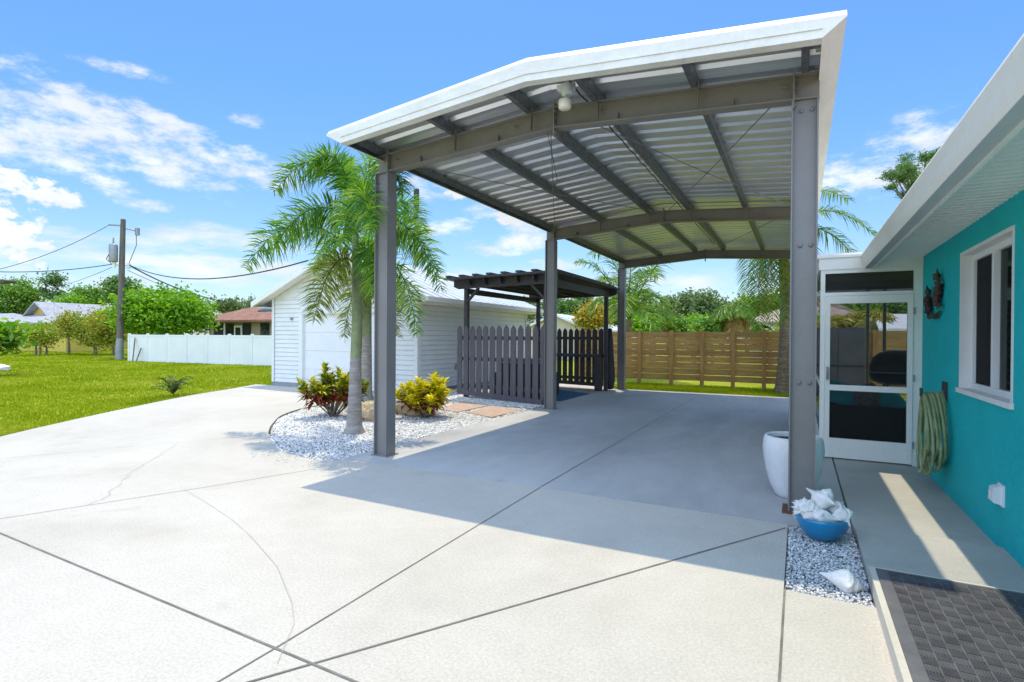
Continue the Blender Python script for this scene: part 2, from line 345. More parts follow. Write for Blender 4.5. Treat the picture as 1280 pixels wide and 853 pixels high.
# cloud banks: where each stands in the sky (direction), half sizes in radians, ragged edge, density
def bank(u, v, a, b, tilt=0.):
    d = ray(u, v).normalized(); r = d.cross(Vector((0,0,1))).normalized(); up = r.cross(d)
    r2 = r*math.cos(tilt) + up*math.sin(tilt); u2 = -r*math.sin(tilt) + up*math.cos(tilt)
    x = mth('DIVIDE', dot(r2), a); y = mth('DIVIDE', dot(u2), b)
    q = mth('ADD', mth('MULTIPLY', x, x), mth('MULTIPLY', y, y))
    f = mth('GREATER_THAN', dot(d), .2)
    return mth('MULTIPLY', mth('SUBTRACT', 1., q, clamp=True), f)
px = 1/CF
def group_of(banks):
    tot = None
    for b in banks:
        x = bank(*b)
        tot = x if tot is None else mth('MAXIMUM', tot, x)
    return tot
wisp = group_of([(70, 160, 95*px, 34*px, -.28), (200, 200, 105*px, 30*px, -.28), (300, 210, 85*px, 30*px, -.1), (110, 130, 85*px, 26*px, -.35),
                 (1090, 222, 70*px, 30*px, -.25), (1140, 190, 55*px, 45*px, .3), (640, 275, 70*px, 18*px, -.2), (640, 305, 75*px, 18*px, .12),
                 (150, 85, 50*px, 9*px, 0), (310, 150, 26*px, 10*px, 0), (545, 235, 45*px, 22*px, -.2), (560, 285, 60*px, 14*px, .1), (140, 236, 30*px, 16*px, -.3), (186, 258, 30*px, 9*px, 0), (260, 185, 120*px, 22*px, -.2), (30, 175, 70*px, 30*px, -.1), (200, 150, 60*px, 14*px, -.4), (700, 330, 60*px, 12*px, .1)])
puff = group_of([(10, 292, 56*px, 30*px, -.5), (-30, 280, 60*px, 44*px, 0), (30, 233, 60*px, 18*px, -.2),
                 (570, 243, 22*px, 10*px, 0), (632, 272, 34*px, 12*px, -.3), (730, 395, 40*px, 20*px, 0)])
low = group_of([(255, 300, 150*px, 26*px, .06), (170, 322, 190*px, 16*px, 0), (90, 300, 60*px, 22*px, 0), (300, 340, 160*px, 22*px, 0), (690, 360, 330*px, 40*px, 0), (60, 352, 160*px, 20*px, 0), (960, 385, 260*px, 30*px, 0)])
def cnoise(scale, det, rough, off=(0,0,0), sq=(1,1,2.2)):
    v_ = nd(nt, 'ShaderNodeVectorMath', _operation='MULTIPLY', i0=D, i1=sq).outputs[0]
    v_ = nd(nt, 'ShaderNodeVectorMath', _operation='ADD', i0=v_, i1=off).outputs[0]
    return nd(nt, 'ShaderNodeTexNoise', Vector=v_, Scale=scale, Detail=det, Roughness=rough).outputs[0]
n1 = cnoise(14., 10., .66, (3.1, 0, 0), (1, 1, 2.4)); n2 = cnoise(42., 8., .6, (0, 4.2, 0), (1, 1, 1.6)); n3 = cnoise(9., 10., .62, (0, 0, 7.3), (1, 1, 4.))
def dens(mask, n, k, lo_, hi_):
    t = mth('ADD', mask, mth('MULTIPLY', mth('SUBTRACT', n, .5), k))
    m_ = nd(nt, 'ShaderNodeMapRange', Value=t, _interpolation_type='SMOOTHSTEP'); m_.inputs[1].default_value = lo_; m_.inputs[2].default_value = hi_
    return mth('MULTIPLY', m_.outputs[0], nd(nt, 'ShaderNodeMapRange', Value=mask, _interpolation_type='SMOOTHSTEP', i2=.5).outputs[0])
cw = mth('MULTIPLY', dens(wisp, n1, 4.2, .25, 1.45), .92)
cpf = mth('MULTIPLY', dens(puff, n2, 2.6, .42, .85), .96)
clw = mth('MULTIPLY', dens(low, n3, 3.4, .22, 1.5), .85)
cov = mth('MAXIMUM', mth('MAXIMUM', cw, cpf), clw)
shade = nd(nt, 'ShaderNodeMapRange', Value=cnoise(7., 5., .5, (5, 5, 5))); shade.inputs[1].default_value = .3; shade.inputs[2].default_value = .7
shade.inputs[3].default_value = 3.4; shade.inputs[4].default_value = 4.6
ccol = nd(nt, 'ShaderNodeVectorMath', _operation='SCALE', i0=(.93, .97, 1.0), Scale=shade.outputs[0]).outputs[0]
mixc = nd(nt, 'ShaderNodeMix', _data_type='VECTOR'); nt.links.new(cov, mixc.inputs[0]); nt.links.new(skyc, mixc.inputs[4]); nt.links.new(ccol, mixc.inputs[5])
# broad bright cumulus field out of view, added behind the viewer to fill shade
back = nd(nt, 'ShaderNodeMapRange', Value=mth('ADD', dot((.30, -.80, .50)), mth('MULTIPLY', mth('SUBTRACT', cnoise(3.2, 8., .6, (9, 2, 4)), .5), 1.1)), _interpolation_type='SMOOTHSTEP')
back.inputs[1].default_value = .25; back.inputs[2].default_value = .75
mixb = nd(nt, 'ShaderNodeMix', _data_type='VECTOR'); nt.links.new(back.outputs[0], mixb.inputs[0]); nt.links.new(mixc.outputs[1], mixb.inputs[4]); mixb.inputs[5].default_value = (5.8, 7.3, 10.1)
mixc = mixb
bg = nd(nt, 'ShaderNodeBackground', Strength=.15); nt.links.new(mixc.outputs[1], bg.inputs[0])
wo = nd(nt, 'ShaderNodeOutputWorld'); nt.links.new(bg.outputs[0], wo.inputs[0])
sc.view_settings.view_transform = 'Standard'; sc.view_settings.look = 'None'
sc.view_settings.exposure = .76; sc.view_settings.gamma = 1; sc.view_settings.use_curve_mapping = False
sc.render.engine = 'CYCLES'; sc.cycles.use_denoising = True
sc.cycles.max_bounces = 8; sc.cycles.diffuse_bounces = 5; sc.cycles.transparent_max_bounces = 12; sc.cycles.sample_clamp_indirect = 8

# ------------------------------------------------------------------ ground, driveway, slabs
rng = np.random.default_rng(11); random.seed(5)
g = MB(); g.sheet([(-1500,-1500), (1500,-1500), (1500,1500), (-1500,1500)], -.05)
struct(g.build('ground', M['lawn']))

EDGE = [(-8.75,11.28), (-14.95,11.28), (-14.6,10.6), (-14.27,9.99), (-13.56,8.4), (-12.54,6.7), (-11.45,5.04), (-10.36,3.56), (-9.2,2.2), (-8.8,.5), (-8.8,-8)]
def spline(pts, n=6):
    out = []
    for i in range(len(pts)-1):
        p0, p1, p2, p3 = (Vector(pts[max(0, min(len(pts)-1, i+k))]) for k in (-1, 0, 1, 2))
        for k in range(n):
            t = k/n; out.append(tuple(.5*((2*p1)+(p2-p0)*t+(2*p0-5*p1+4*p2-p3)*t*t+(3*p1-p0-3*p2+p3)*t**3)))
    return out+[tuple(pts[-1])]
BEDF = [(-4.95,4.80), (-5.3,4.74), (-6.07,4.94), (-6.92,5.46), (-7.5,5.92), (-7.96,6.36), (-8.53,6.98), (-8.96,7.77), (-9.11,8.43), (-9.05,9.2), (-8.85,10.1), (-8.75,11.28)]
BEDF = spline(BEDF); EDGE = EDGE[:1] + spline(EDGE[1:-1]) + EDGE[-1:]
dpoly = [(-.07,-8), (-.07,4.95), (-4.95,4.95)] + BEDF[:-1] + EDGE
d = MB(); d.prism(dpoly, -.12, 0, 'z'); d.prism([(-.07,-8), (.42,-8), (.42,3.65), (-.07,3.65)], -.12, 0, 'z')
d.prism([(.42,-8), (1.29,-8), (1.29,1.9), (.42,1.9)], -.12, 0, 'z')
drive = struct(d.build('driveway', M['drive']))
def strip(pts, wd, z):
    m = MB(); P = [Vector((p[0], p[1], 0)) for p in pts]
    for i in range(len(P)-1):
        a, b = P[i], P[i+1]; dd = (b-a).normalized(); nn = Vector((-dd.y, dd.x, 0))*wd/2; e = dd*wd*.25
        m.add([(a-nn-e)+_Z*z, (b-nn+e)+_Z*z, (b+nn+e)+_Z*z, (a+nn-e)+_Z*z], [(0,1,2,3)]); z += .00015
    return m
for pts, wd in [([(-2.21,-8), (-2.213,1.778), (-2.283,4.95)], .009), ([(-10.0,1.90), (-5.316,1.826), (-2.213,1.778), (-.07,1.74)], .013),
                ([(-.085,4.84), (-1.968,1.758), (-4.6,-2.6)], .013), ([(-7.2,-1.7), (-5.732,1.968), (-5.174,3.366), (-4.83,4.4)], .007),
                ([(-.065,-8), (-.065,3.65)], .012), ([(-12.1,1.5), (-8.498,2.918), (-7.99,3.974), (-7.2,5.5)], .005)]:
    struct(strip(pts, wd, .004).build('expansion_joint', M['joint'], drive))
def wob(pts, amp, n=6):
    out = []
    for i in range(len(pts)-1):
        for k in range(n):
            t = k/n; out.append((pts[i][0]*(1-t)+pts[i+1][0]*t+random.uniform(-amp, amp), pts[i][1]*(1-t)+pts[i+1][1]*t+random.uniform(-amp, amp)))
    return out + [pts[-1]]
struct(strip(wob([(-7.6,4.45), (-6.85,3.75), (-6.47,3.34), (-6.12,3.04), (-5.64,2.71), (-5.55,2.5)], .03), .005, .004).build('crack', M['crack'], drive))
struct(strip([(-5.3,3.2), (-4.7,3.04), (-4.08,2.859), (-3.65,2.70), (-3.28,2.541), (-2.98,2.41), (-2.749,2.27), (-2.5,2.12), (-2.317,1.979), (-2.1,1.7)], .003, .005).build('crack', M['crack'], drive))

s_ = MB(); s_.prism([(-4.95,4.955), (.375,4.955), (.375,15.8), (-4.95,15.8)], -.12, .002, 'z')
slab = struct(s_.build('carport_slab', M['slab']))
struct(strip([(-2.284,4.97), (-2.348,14.5)], .010, .006).build('expansion_joint', M['joint'], slab))
struct(strip([(-4.9,10.45), (.3,10.45)], .006, .007).build('expansion_joint', M['joint'], slab))
wk = MB(); wk.prism([(.395,5.05), (1.29,5.05), (1.29,8.6), (.395,8.6)], -.12, .0, 'z')
wk.prism([(.395,1.95), (1.29,1.95), (1.29,5.05), (.395,5.05)], -.12, .035, 'z')
struct(wk.build('walkway', M['walk']))
jf = MB(); jf.box(.375, .395, 4.95, 8.6, -.12, -.02); struct(jf.build('joint_filler', M['joint']))

# planting bed base and the white stone
bed = MB(); bedpoly = [(-4.95,4.80)] + BEDF + [(-8.7,17.0), (-4.95,17.0)]
bed.sheet(bedpoly, -.035); struct(bed.build('bed_ground', M['bedbase']))
gs = MB(); gs.sheet([(-.07,3.655), (.393,3.655), (.393,4.95), (-.07,4.95)], -.03); struct(gs.build('gravel_ground', M['stripbase']))
def inside(P, poly):
    x, y = P[:, 0], P[:, 1]; c = np.zeros(len(P), bool); j = len(poly)-1
    for i in range(len(poly)):
        xi, yi = poly[i]; xj, yj = poly[j]
        c ^= ((yi > y) != (yj > y)) & (x < (xj-xi)*(y-yi)/(yj-yi+1e-12)+xi); j = i
    return c
OCT = np.array([(1,0,0), (-1,0,0), (0,1,0), (0,-1,0), (0,0,1), (0,0,-1)], float)
OCF = np.array([(0,2,4), (2,1,4), (1,3,4), (3,0,4), (2,0,5), (1,2,5), (3,1,5), (0,3,5)])
def rotmats(n, rg):
    q = rg.normal(size=(n, 4)); q /= np.linalg.norm(q, axis=1)[:, None]; a, b, c, d_ = q.T
    return np.stack([np.stack([1-2*(c*c+d_*d_), 2*(b*c-a*d_), 2*(b*d_+a*c)], 1), np.stack([2*(b*c+a*d_), 1-2*(b*b+d_*d_), 2*(c*d_-a*b)], 1),
                     np.stack([2*(b*d_-a*c), 2*(c*d_+a*b), 1-2*(b*b+c*c)], 1)], 1)
def stones(P, size, rg, flat=.6):
    n = len(P); S = OCT[None]*(size[:, None, None])*rg.uniform(.6, 1.25, (n, 6, 1))
    S = np.einsum('nij,nkj->nki', rotmats(n, rg), S); S[:, :, 2] *= flat
    V = P[:, None, :] + S
    F = (OCF[None] + (np.arange(n)*6)[:, None, None]).reshape(-1, 3)
    return V.reshape(-1, 3), F
PAV = [[(-5.78,9.08), (-5.05,8.80), (-5.03,10.02), (-5.86,10.25)], [(-6.62,9.26), (-5.98,9.05), (-5.99,10.35), (-6.9,10.62)], [(-7.55,9.5), (-6.85,9.33), (-7.15,10.66), (-7.9,10.9)]]
P = rng.uniform((-9.2, 4.6), (-4.95, 17), (70000, 2)); keep = inside(P, [(x, y) for x, y in bedpoly])
dist = np.hypot(P[:, 0], P[:, 1]); keep &= rng.random(len(P)) < np.clip(9.5/dist, .25, 1)
for pv in PAV: keep &= ~inside(P, pv)
keep &= ~((P[:, 0] > -7.4) & (P[:, 1] > 11.5))
P = P[keep]; n = len(P); mound = .012*np.sin(P[:, 0]*2.3+1)*np.cos(P[:, 1]*1.9) + .01
hgt = np.where(P[:, 1] > 10.3, .02, 0)
V, F = stones(np.column_stack([P, -.022+mound+hgt+rng.uniform(0, .012, n)]), rng.uniform(.014, .030, n)*np.clip(np.hypot(P[:, 0], P[:, 1])/8.5, .9, 1.6), rng)
o = npmesh('white_gravel', V, F, M['pebble']); tag(o, 'white pebble ground cover filling the palm bed', 'gravel', kind='stuff')
# strays of white stone on the concrete lip
P = np.column_stack([rng.uniform(-6.2, -4.3, 160), rng.normal(4.62, .12, 160), np.full(160, .008)])
V, F = stones(P, rng.uniform(.006, .012, 160), rng); o = npmesh('stray_gravel', V, F, M['pebble']); tag(o, 'few white pebbles strayed on the concrete', 'gravel', kind='stuff')
P = np.column_stack([rng.uniform(-.06, .385, 5200), rng.uniform(3.66, 4.94, 5200)])
n = len(P); V, F = stones(np.column_stack([P, rng.uniform(-.03, -.002, n)]), rng.uniform(.006, .0145, n), rng, .7)
o = npmesh('marble_chips', V, F, M['chip']); tag(o, 'white and grey marble chips in the narrow strip', 'gravel', kind='stuff')
P = rng.uniform((-9.0, 4.9), (-5.0, 9.6), (420, 2)); P = P[inside(P, [(x, y) for x, y in bedpoly])]
P2 = rng.uniform((-9, 2.2), (-1.0, 8.0), (60, 2)); P2 = P2[inside(P2, dpoly)]
P = np.column_stack([P, np.full(len(P), .018)])[::3]; n = len(P)
a_ = rng.uniform(0, 2*np.pi, n); l_ = rng.uniform(.012, .035, n); d1 = np.column_stack([np.cos(a_)*l_, np.sin(a_)*l_, rng.uniform(-.004, .008, n)]); d2 = np.column_stack([-np.sin(a_)*l_*.35, np.cos(a_)*l_*.35, rng.uniform(0, .006, n)])
V = np.stack([P-d1, P+d2, P+d1, P-d2], 1).reshape(-1, 3)
o = npmesh('leaf_litter', V, np.arange(4*n).reshape(-1, 4), M['cocodead']); tag(o, 'scattered dry brown leaf bits on the white gravel', 'leaf litter', kind='stuff')
for i, pv in enumerate(PAV):
    m = MB(); m.prism(pv, -.03, .022, 'z'); o = m.build('paver', M['paver'])
    tag(o, ['pinkish stepping paver nearest the carport column', 'pinkish stepping paver in the middle of the row', 'pinkish stepping paver farthest from the carport, beside the white garage'][i], 'paver', 'pink stepping pavers in the white gravel')
bb = MB(); bp = [Vector((x, y, .012)) for x, y in BEDF[20:50]]
bb.tube(bp, .016, 6); o = bb.build('bed_edging', M['darkmetal']); tag(o, 'dark curved edging strip around the white gravel bed', 'edging')
pf = MB(); pf.prism([(-7.5,11.55), (-4.955,11.2), (-4.955,15.4), (-7.4,15.75)], -.1, .006, 'z'); struct(pf.build('patio', M['patio']))
rg_ = MB(); rg_.prism([(-7.2,11.95), (-4.97,11.9), (-4.97,13.9), (-7.1,14.9)], .009, .022, 'z'); o = rg_.build('rug', M['rug']); tag(o, 'navy blue outdoor rug under the pergola', 'rug')

# lawn blades
def blades(P, h, wd, rg):
    n = len(P); a = rg.uniform(0, 2*np.pi, n); dx = np.column_stack([np.cos(a), np.sin(a), np.zeros(n)])
    ln = rg.normal(0, .45, (n, 2)); tip = P + np.column_stack([ln*h[:, None], h])
    V = np.stack([P-dx*wd[:, None], P+dx*wd[:, None], tip+dx*wd[:, None]*.15, tip-dx*wd[:, None]*.15], 1)
    return V.reshape(-1, 3), np.arange(4*n).reshape(-1, 4)
nn_ = 210000
r_ = 9 + 60*rng.random(nn_)**1.9; th = rng.uniform(R(124), R(165), nn_)
P = np.column_stack([r_*np.cos(th), r_*np.sin(th)])
ok = ~inside(P, dpoly) & ~((P[:, 0] > -14.4) & (P[:, 1] > 11.2)) & (P[:, 0] < -8)
P = P[ok]
Q = np.column_stack([rng.uniform(-5.2, .6, 26000), rng.uniform(15.82, 18.6, 26000)])
P = np.vstack([P, Q]); n = len(P); rr = np.hypot(P[:, 0], P[:, 1])
# patchy mowing
pat = np.array([mnoise.noise(Vector((x*.5, y*.5, 0))) for x, y in P]); hh = (.058 + .035*pat)*rng.uniform(.6, 1.4, n)
V, F = blades(np.column_stack([P, np.full(n, -.05)]), np.clip(hh, .03, .13), np.clip(rr*.00065, .006, .03), rng)
o = npmesh('grass', V, F, M['grassblade']); tag(o, 'sunlit yellow green mown lawn grass', 'grass', kind='stuff')

# ------------------------------------------------------------------ carport
XL, XR, XM = -4.755, .135, -2.31
SL = .085
FY = [5.29, 10.5, 15.7]
def ztop(x): return 3.775 + .068*(2.445 - abs(x-XM))
def zroof(x): return 3.862 + SL*(2.60 - abs(x-XM))
cp = thing('carport', 'large open metal carport with white fascia, taupe columns and ribbed metal roof', 'carport', (XM, 10.5, 0))
def hcol(x0, y, top, wd=.205, dp=.16):
    m = MB(); t = .012
    m.box(x0, x0+t, y-.015, y+dp, 0, top); m.box(x0+wd-t, x0+wd, y-.015, y+dp, 0, top)
    m.box(x0+t, x0+wd-t, y+.03, y+.042, 0, top)
    m.box(x0-.03, x0+wd+.03, y-.04, y+dp+.03, 0, .014)
    return m
for i, y in enumerate(FY):
    for j, x0 in enumerate((XL, -.075)):
        cl = hcol(x0, y, 3.56).build('column', M['column'], cp)
        for z in (1.13, 2.31, 3.47) if (i == 0 and j == 1) else ():
            for dx in (.075, .155):
                b = MB(); b.lathe([(.0, 0), (.017, 0), (.018, .008), (.015, .014), (0, .016)], 12)
                b.v = [(x0+dx+p[0], y+.030-p[2], z+p[1]) for p in b.v]
                b.build('bolt', M['column'], cl)
        if i == 0 and j == 1:
            r_ = MB(); r_.box(x0-.045, x0+.235, y-.055, y+.2, .002, .022); r_.build('base_plate', M['rust'], cl)
for y in FY:
    for sgn in (-1, 1):
        xe = XL+.0 if sgn < 0 else XR
        m = MB(); yy = y+.06
        def zz(x): return ztop(x)
        dep = .222
        xs = sorted([xe, XM])
        m.prism([(xs[0], zz(xs[0])-dep+.012), (xs[1], zz(xs[1])-dep+.012), (xs[1], zz(xs[1])-.012), (xs[0], zz(xs[0])-.012)], yy-.004, yy+.004)
        for off in (0, -dep+.012):
            m.prism([(xs[0], zz(xs[0])+off-.012), (xs[1], zz(xs[1])+off-.012), (xs[1], zz(xs[1])+off), (xs[0], zz(xs[0])+off)], yy-.062, yy+.062)
        for q in (.28, .72):       # stiffener plates on the web
            x = xs[0]*(1-q)+xs[1]*q
            m.box(x-.004, x+.004, yy-.055, yy-.005, zz(x)-dep+.014, zz(x)-dep+.09)
        bmn = m.build('rafter', M['steel'], cp)
        if y == FY[0]:
            for q in (.12, .80):
                x = xs[0]*(1-q)+xs[1]*q if sgn < 0 else xs[1]*(1-q)+xs[0]*q
                t_ = MB(); t_.bar((x, yy-.005, zz(x)-.07), (x+.05, yy-.05, zz(x)-.11), .014, .014); t_.build('bolt_tab', M['steel'], bmn)
    # end plates and ridge splice
    for x in (XL+.19, XM, -.06):
        m = MB(); m.box(x-.007, x+.007, yy-.07, yy+.07, ztop(x)-.30, ztop(x)+.045)
        for z in (-.05, -.12, -.20, -.27):
            m.box(x+.007, x+.02, yy-.055, yy-.035, ztop(x)+z-.01, ztop(x)+z+.01)
        m.build('splice_plate', M['steel'], cp)
for x in (-4.66, -3.56, -2.58, -1.83, -.86, .05):
    m = MB(); z0 = ztop(x)+.003; h = zroof(x)-z0-.004; sd = -1 if x < XM else 1
    m.box(x-.002, x+.002, 4.68, 16.15, z0, z0+h)
    xa, xb = (x-.055, x-.002) if sd < 0 else (x-.055, x-.002)
    m.box(xa, xb, 4.68, 16.15, z0, z0+.004); m.box(xa, xb, 4.68, 16.15, z0+h-.004, z0+h)
    m.box(xa, xa+.004, 4.68, 16.15, z0+.004, z0+.018)
    m.build('purlin', M['purlin'], cp)
    if abs(x-XM) < 2.0:
        for y in FY:
            t = MB(); t.bar((x+.012, y+.0, z0+.05), (x+.012, y-.012, z0-.19), .05, .006, (1,0,0)); t.build('purlin_tab', M['steel'], cp)
# ribbed roof sheet, ribs running down each slope
prof = []; y = 4.62
while y < 16.3:
    prof += [(y, 0), (y+.180, 0), (y+.215, .034), (y+.250, .034), (y+.285, 0)]; y += .30
XE0, XE1 = -4.84, .24
for x0, x1 in ((XE0, XM-.001), (XM+.001, XE1)):
    m = MB(); n = len(prof)
    for x in (x0, x1): m.v += [(x, p[0], zroof(x)+p[1]) for p in prof]
    for x in (x0, x1): m.v += [(x, p[0], zroof(x)+p[1]+.002) for p in prof]
    for i in range(n-1):
        for b in (0, 2*n): m.f.append((b+i, b+i+1, b+n+i+1, b+n+i)); m.sm.append(False); m.mi.append(0)
    m.build('roof_sheet', M['galv'], cp)
m = MB(); m.prism([(XM-.2, zroof(XM-.2)+.026), (XM, zroof(XM)+.042), (XM+.2, zroof(XM+.2)+.026), (XM+.2, zroof(XM+.2)+.029), (XM, zroof(XM)+.045), (XM-.2, zroof(XM-.2)+.029)], 4.66, 16.3)
m.build('ridge_cap', M['trim'], cp)
# white fascia: gable ends and sloping eave trims
def gable(y0, y1, tilt):
    a = (-4.886, 3.895); b = (.286, 3.895); t = (XM, 4.152)
    
    sgn = -1 if y0 < 10 else 1; yf, yb_ = (y0, y1) if sgn < 0 else (y1, y0)
    m = MB(); low = lambda p: (p[0], p[1]-.05)
    m.prism([(-4.886,3.835), low(a), low(t), low(b), (.286,3.835), (.13,3.715), (XM,3.915), (-4.66,3.715)], y0, y1)
    for p, q in ((a, t), (t, b)):
        vs = [(p[0], yf, p[1]-.0495), (q[0], yf, q[1]-.0495), (q[0], yf-sgn*.04, q[1]+.004), (p[0], yf-sgn*.04, p[1]+.004), (p[0], yf-sgn*.075, p[1]-.0495), (q[0], yf-sgn*.075, q[1]-.0495)]
        m.add(vs, [(0,1,2,3), (3,2,5,4), (0,4,5,1), (0,3,4), (1,5,2)])
    return m
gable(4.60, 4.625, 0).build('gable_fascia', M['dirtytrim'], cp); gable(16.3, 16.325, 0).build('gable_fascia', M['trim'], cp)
m = MB()
for xa, xb in ((-4.66, XM), (XM, .13)):
    za, zb = (3.715, 3.915) if xa < -3 else (3.915, 3.715)
    m.prism([(xa, za), (xb, zb), (xb, zb+.012), (xa, za+.012)], 4.627, 4.70)
    m.prism([(xa, za+.065), (xb, zb+.065), (xb, zb+.077), (xa, za+.077)], 4.590, 4.5985)
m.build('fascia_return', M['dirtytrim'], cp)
m = MB()
m.prism([(-4.886,3.84), (-4.886,3.885), (-4.7,3.905), (-4.7,3.89), (-4.87,3.872), (-4.87,3.845), (-4.668,3.722), (-4.672,3.715)], 4.627, 16.298); m.build('eave_trim', M['trim'], cp)
m = MB()
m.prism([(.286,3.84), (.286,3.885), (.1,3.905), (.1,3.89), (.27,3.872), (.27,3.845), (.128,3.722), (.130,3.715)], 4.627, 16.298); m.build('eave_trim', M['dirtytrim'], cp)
# cross bracing cables under the sheet
for a, b in [((-.1,5.4,3.72), (-2.2,10.4,3.9)), ((-2.2,5.4,3.90), (-.1,10.4,3.74)), ((-4.55,5.4,3.72), (-2.4,10.4,3.9)), ((-2.4,5.4,3.9), (-4.5,10.4,3.74)), ((-.1,10.6,3.74), (-2.2,15.6,3.9))]:
    m = MB(); a, b = Vector(a), Vector(b); m.tube([a, (a+b)/2-_Z*.03, b], .007, 5); m.build('brace_cable', M['steelcable'], cp)
m = MB(); m.tube([(-2.02, 5.0 + .3*i, zroof(-2.02)-.03-.02*(i % 2)) for i in range(36)], .008, 5); m.build('light_wire', M['cable'], cp)
m = MB(); m.tube([(-2.42,5.36,3.74), (-2.46,5.75,3.3), (-2.40,6.4,3.55), (-2.3,7.2,3.88)], .004, 4); m.build('pull_cord', M['cable'], cp)

fl = thing('floodlight', 'white twin head floodlight under the carport ridge', 'light fixture', (-2.15, 4.95, 3.9))
fa, fb = atY(709, 113, 5.02), atY(706, 131, 4.96)
m = MB(); m.box(fa.x-.12, fa.x+.06, 5.04, 5.10, fa.z+.03, fa.z+.085); m.box(fa.x-.02, fa.x+.02, 5.02, 5.06, fa.z+.02, ztop(-2.2)+.1); m.build('mounting_box', M['trim'], fl)
m = MB(); m.lathe([(.0,.055), (.05,.055), (.058,.045), (.058,-.03), (.052,-.045), (0,-.048)], 18, fa); m.tube([fa-_Z*.05, fb+_Z*.05], .022, 8); m.build('motion_sensor', M['white'], fl)
m = MB(); m.lathe([(.0,.045), (.058,.045), (.063,.035), (.062,-.03), (.054,-.042), (0,-.044)], 18, fb); m.build('lamp_head', M['lens'], fl)

# ------------------------------------------------------------------ house on the right
hs = thing('house', 'teal stucco house wall with white soffit and white framed sliding window', 'house', (1.29, 5, 0))
WY0, WY1, WZ0, WZ1 = 4.87, 6.265, 1.04, 2.29
m = MB()
for y0, y1, z0, z1 in ((-8, WY0, -.1, 2.75), (WY1, 8.0, -.1, 2.75), (WY0, WY1, -.1, WZ0), (WY0, WY1, WZ1, 2.75)):
    m.box(1.29, 1.47, y0, y1, z0, z1)
m.box(1.47, 9, 7.82, 8.0, -.1, 2.75); m.box(8.8, 9, -8, 7.82, -.1, 2.75)
m.build('wall', M['teal'], hs)
m = MB()
m.prism([(.80,2.56), (5.1,4.2), (9.7,2.56), (9.7,2.66), (5.1,4.32), (.78,2.64)], -8.3, 7.95); m.build('roof', M['tanroof'], hs)
sf = MB(); y = -8.
while y < 7.95:
    sf.prism([(y, 2.488), (y+.066, 2.492), (y+.068, 2.506), (y+.098, 2.506), (y+.100, 2.488), (y+.100, 2.512), (y, 2.512)], .80, 1.288, 'x'); y += .1
sf.build('soffit', M['soffit'], hs)
m = MB(); m.box(.776, .80, -8.3, 7.96, 2.368, 2.56); m.build('fascia', M['trim'], hs)
gt = MB(); gt.prism([(.70,2.38), (.774,2.38), (.774,2.545), (.768,2.545), (.768,2.386), (.704,2.386), (.690,2.43), (.684,2.50), (.676,2.545), (.70,2.556), (.672,2.556), (.668,2.54), (.680,2.48), (.685,2.42)], -8.3, 7.925)
gt.prism([(.70,2.38), (.774,2.38), (.774,2.545), (.672,2.555), (.685,2.42)], 7.925, 7.928)
gto = gt.build('gutter', M['trim'], hs)
m = MB(); m.box(.70, .774, -8.2, 7.9, 2.3755, 2.3785); m.build('gutter_base', M['gutterunder'], gto)
# window
wn = MB(); rv = .115; x0 = 1.284
wn.box(x0, 1.30+rv, WY0-.001, WY0+.03, WZ0, WZ1); wn.box(x0, 1.30+rv, WY1-.03, WY1+.001, WZ0, WZ1)
wn.box(x0, 1.30+rv, WY0+.03, WY1-.03, WZ1-.03, WZ1+.001)
rvo = wn.build('window_reveal', M['reveal'], hs)
m = MB(); m.box(1.265, 1.30+rv, WY0-.02, WY1+.02, WZ0-.005, WZ0+.035); m.build('sill', M['reveal'], hs)
fr = MB(); xa, xb = 1.365, 1.405; ya, yb, za, zb = WY0+.03, WY1-.03, WZ0+.035, WZ1-.03; ym = 5.60
fr.box(xa, xb, ya, ya+.05, za, zb); fr.box(xa, xb, yb-.05, yb, za, zb); fr.box(xa, xb, ya+.05, yb-.05, za, za+.05); fr.box(xa, xb, ya+.05, yb-.05, zb-.05, zb)
fr.box(xa-.012, xb, ym-.028, ym+.028, za+.05, zb-.05)
fro = fr.build('window_frame', M['white'], hs)
m = MB(); m.box(1.386, 1.390, ym+.028, yb-.05, za+.05, zb-.05); m.build('insect_screen', M['screendark'], fro)
m = MB(); m.box(1.394, 1.398, ya+.05, ym-.028, za+.05, zb-.05); m.build('pane', M['pane'], fro)
m = MB(); z = za+.08
while z < zb-.06:
    m.bar((1.455, ya+.03, z), (1.455, ym-.02, z), .05, .006, (1,0,1)); z += .055
m.build('blind', M['blind'], fro)
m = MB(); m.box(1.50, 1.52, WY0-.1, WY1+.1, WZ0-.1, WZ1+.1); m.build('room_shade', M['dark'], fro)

# screened porch between house and carport
po = thing('screened_porch', 'white framed screened porch entrance with screen door beside teal wall', 'porch', (.75, 7.99, 0))
PX0, PX1 = .235, 1.288
m = MB(); m.box(PX0-.02, PX1, 7.95, 8.05, 2.385, 2.53); m.box(PX0-.02, PX1, 7.93, 8.06, 2.53, 2.56); m.build('beam', M['trim'], po)
m = MB(); m.box(PX0, PX0+.05, 7.965, 8.03, 0, 2.385); m.box(1.20, PX1, 7.965, 8.03, 0, 2.385); m.box(PX0+.05, 1.20, 7.965, 8.03, 2.335, 2.385); m.box(PX0+.05, 1.20, 7.965, 8.03, 2.055, 2.095)
m.build('frame', M['trim'], po)
m = MB(); m.box(PX0+.05, 1.20, 7.995, 7.998, 2.095, 2.335); m.build('transom_screen', M['screendark'], po)
dr = MB(); a, b = PX0+.053, 1.196
dr.box(a, a+.055, 7.95, 7.99, .02, 2.05); dr.box(b-.055, b, 7.95, 7.99, .02, 2.05); dr.box(a+.055, b-.055, 7.95, 7.99, 1.955, 2.05)
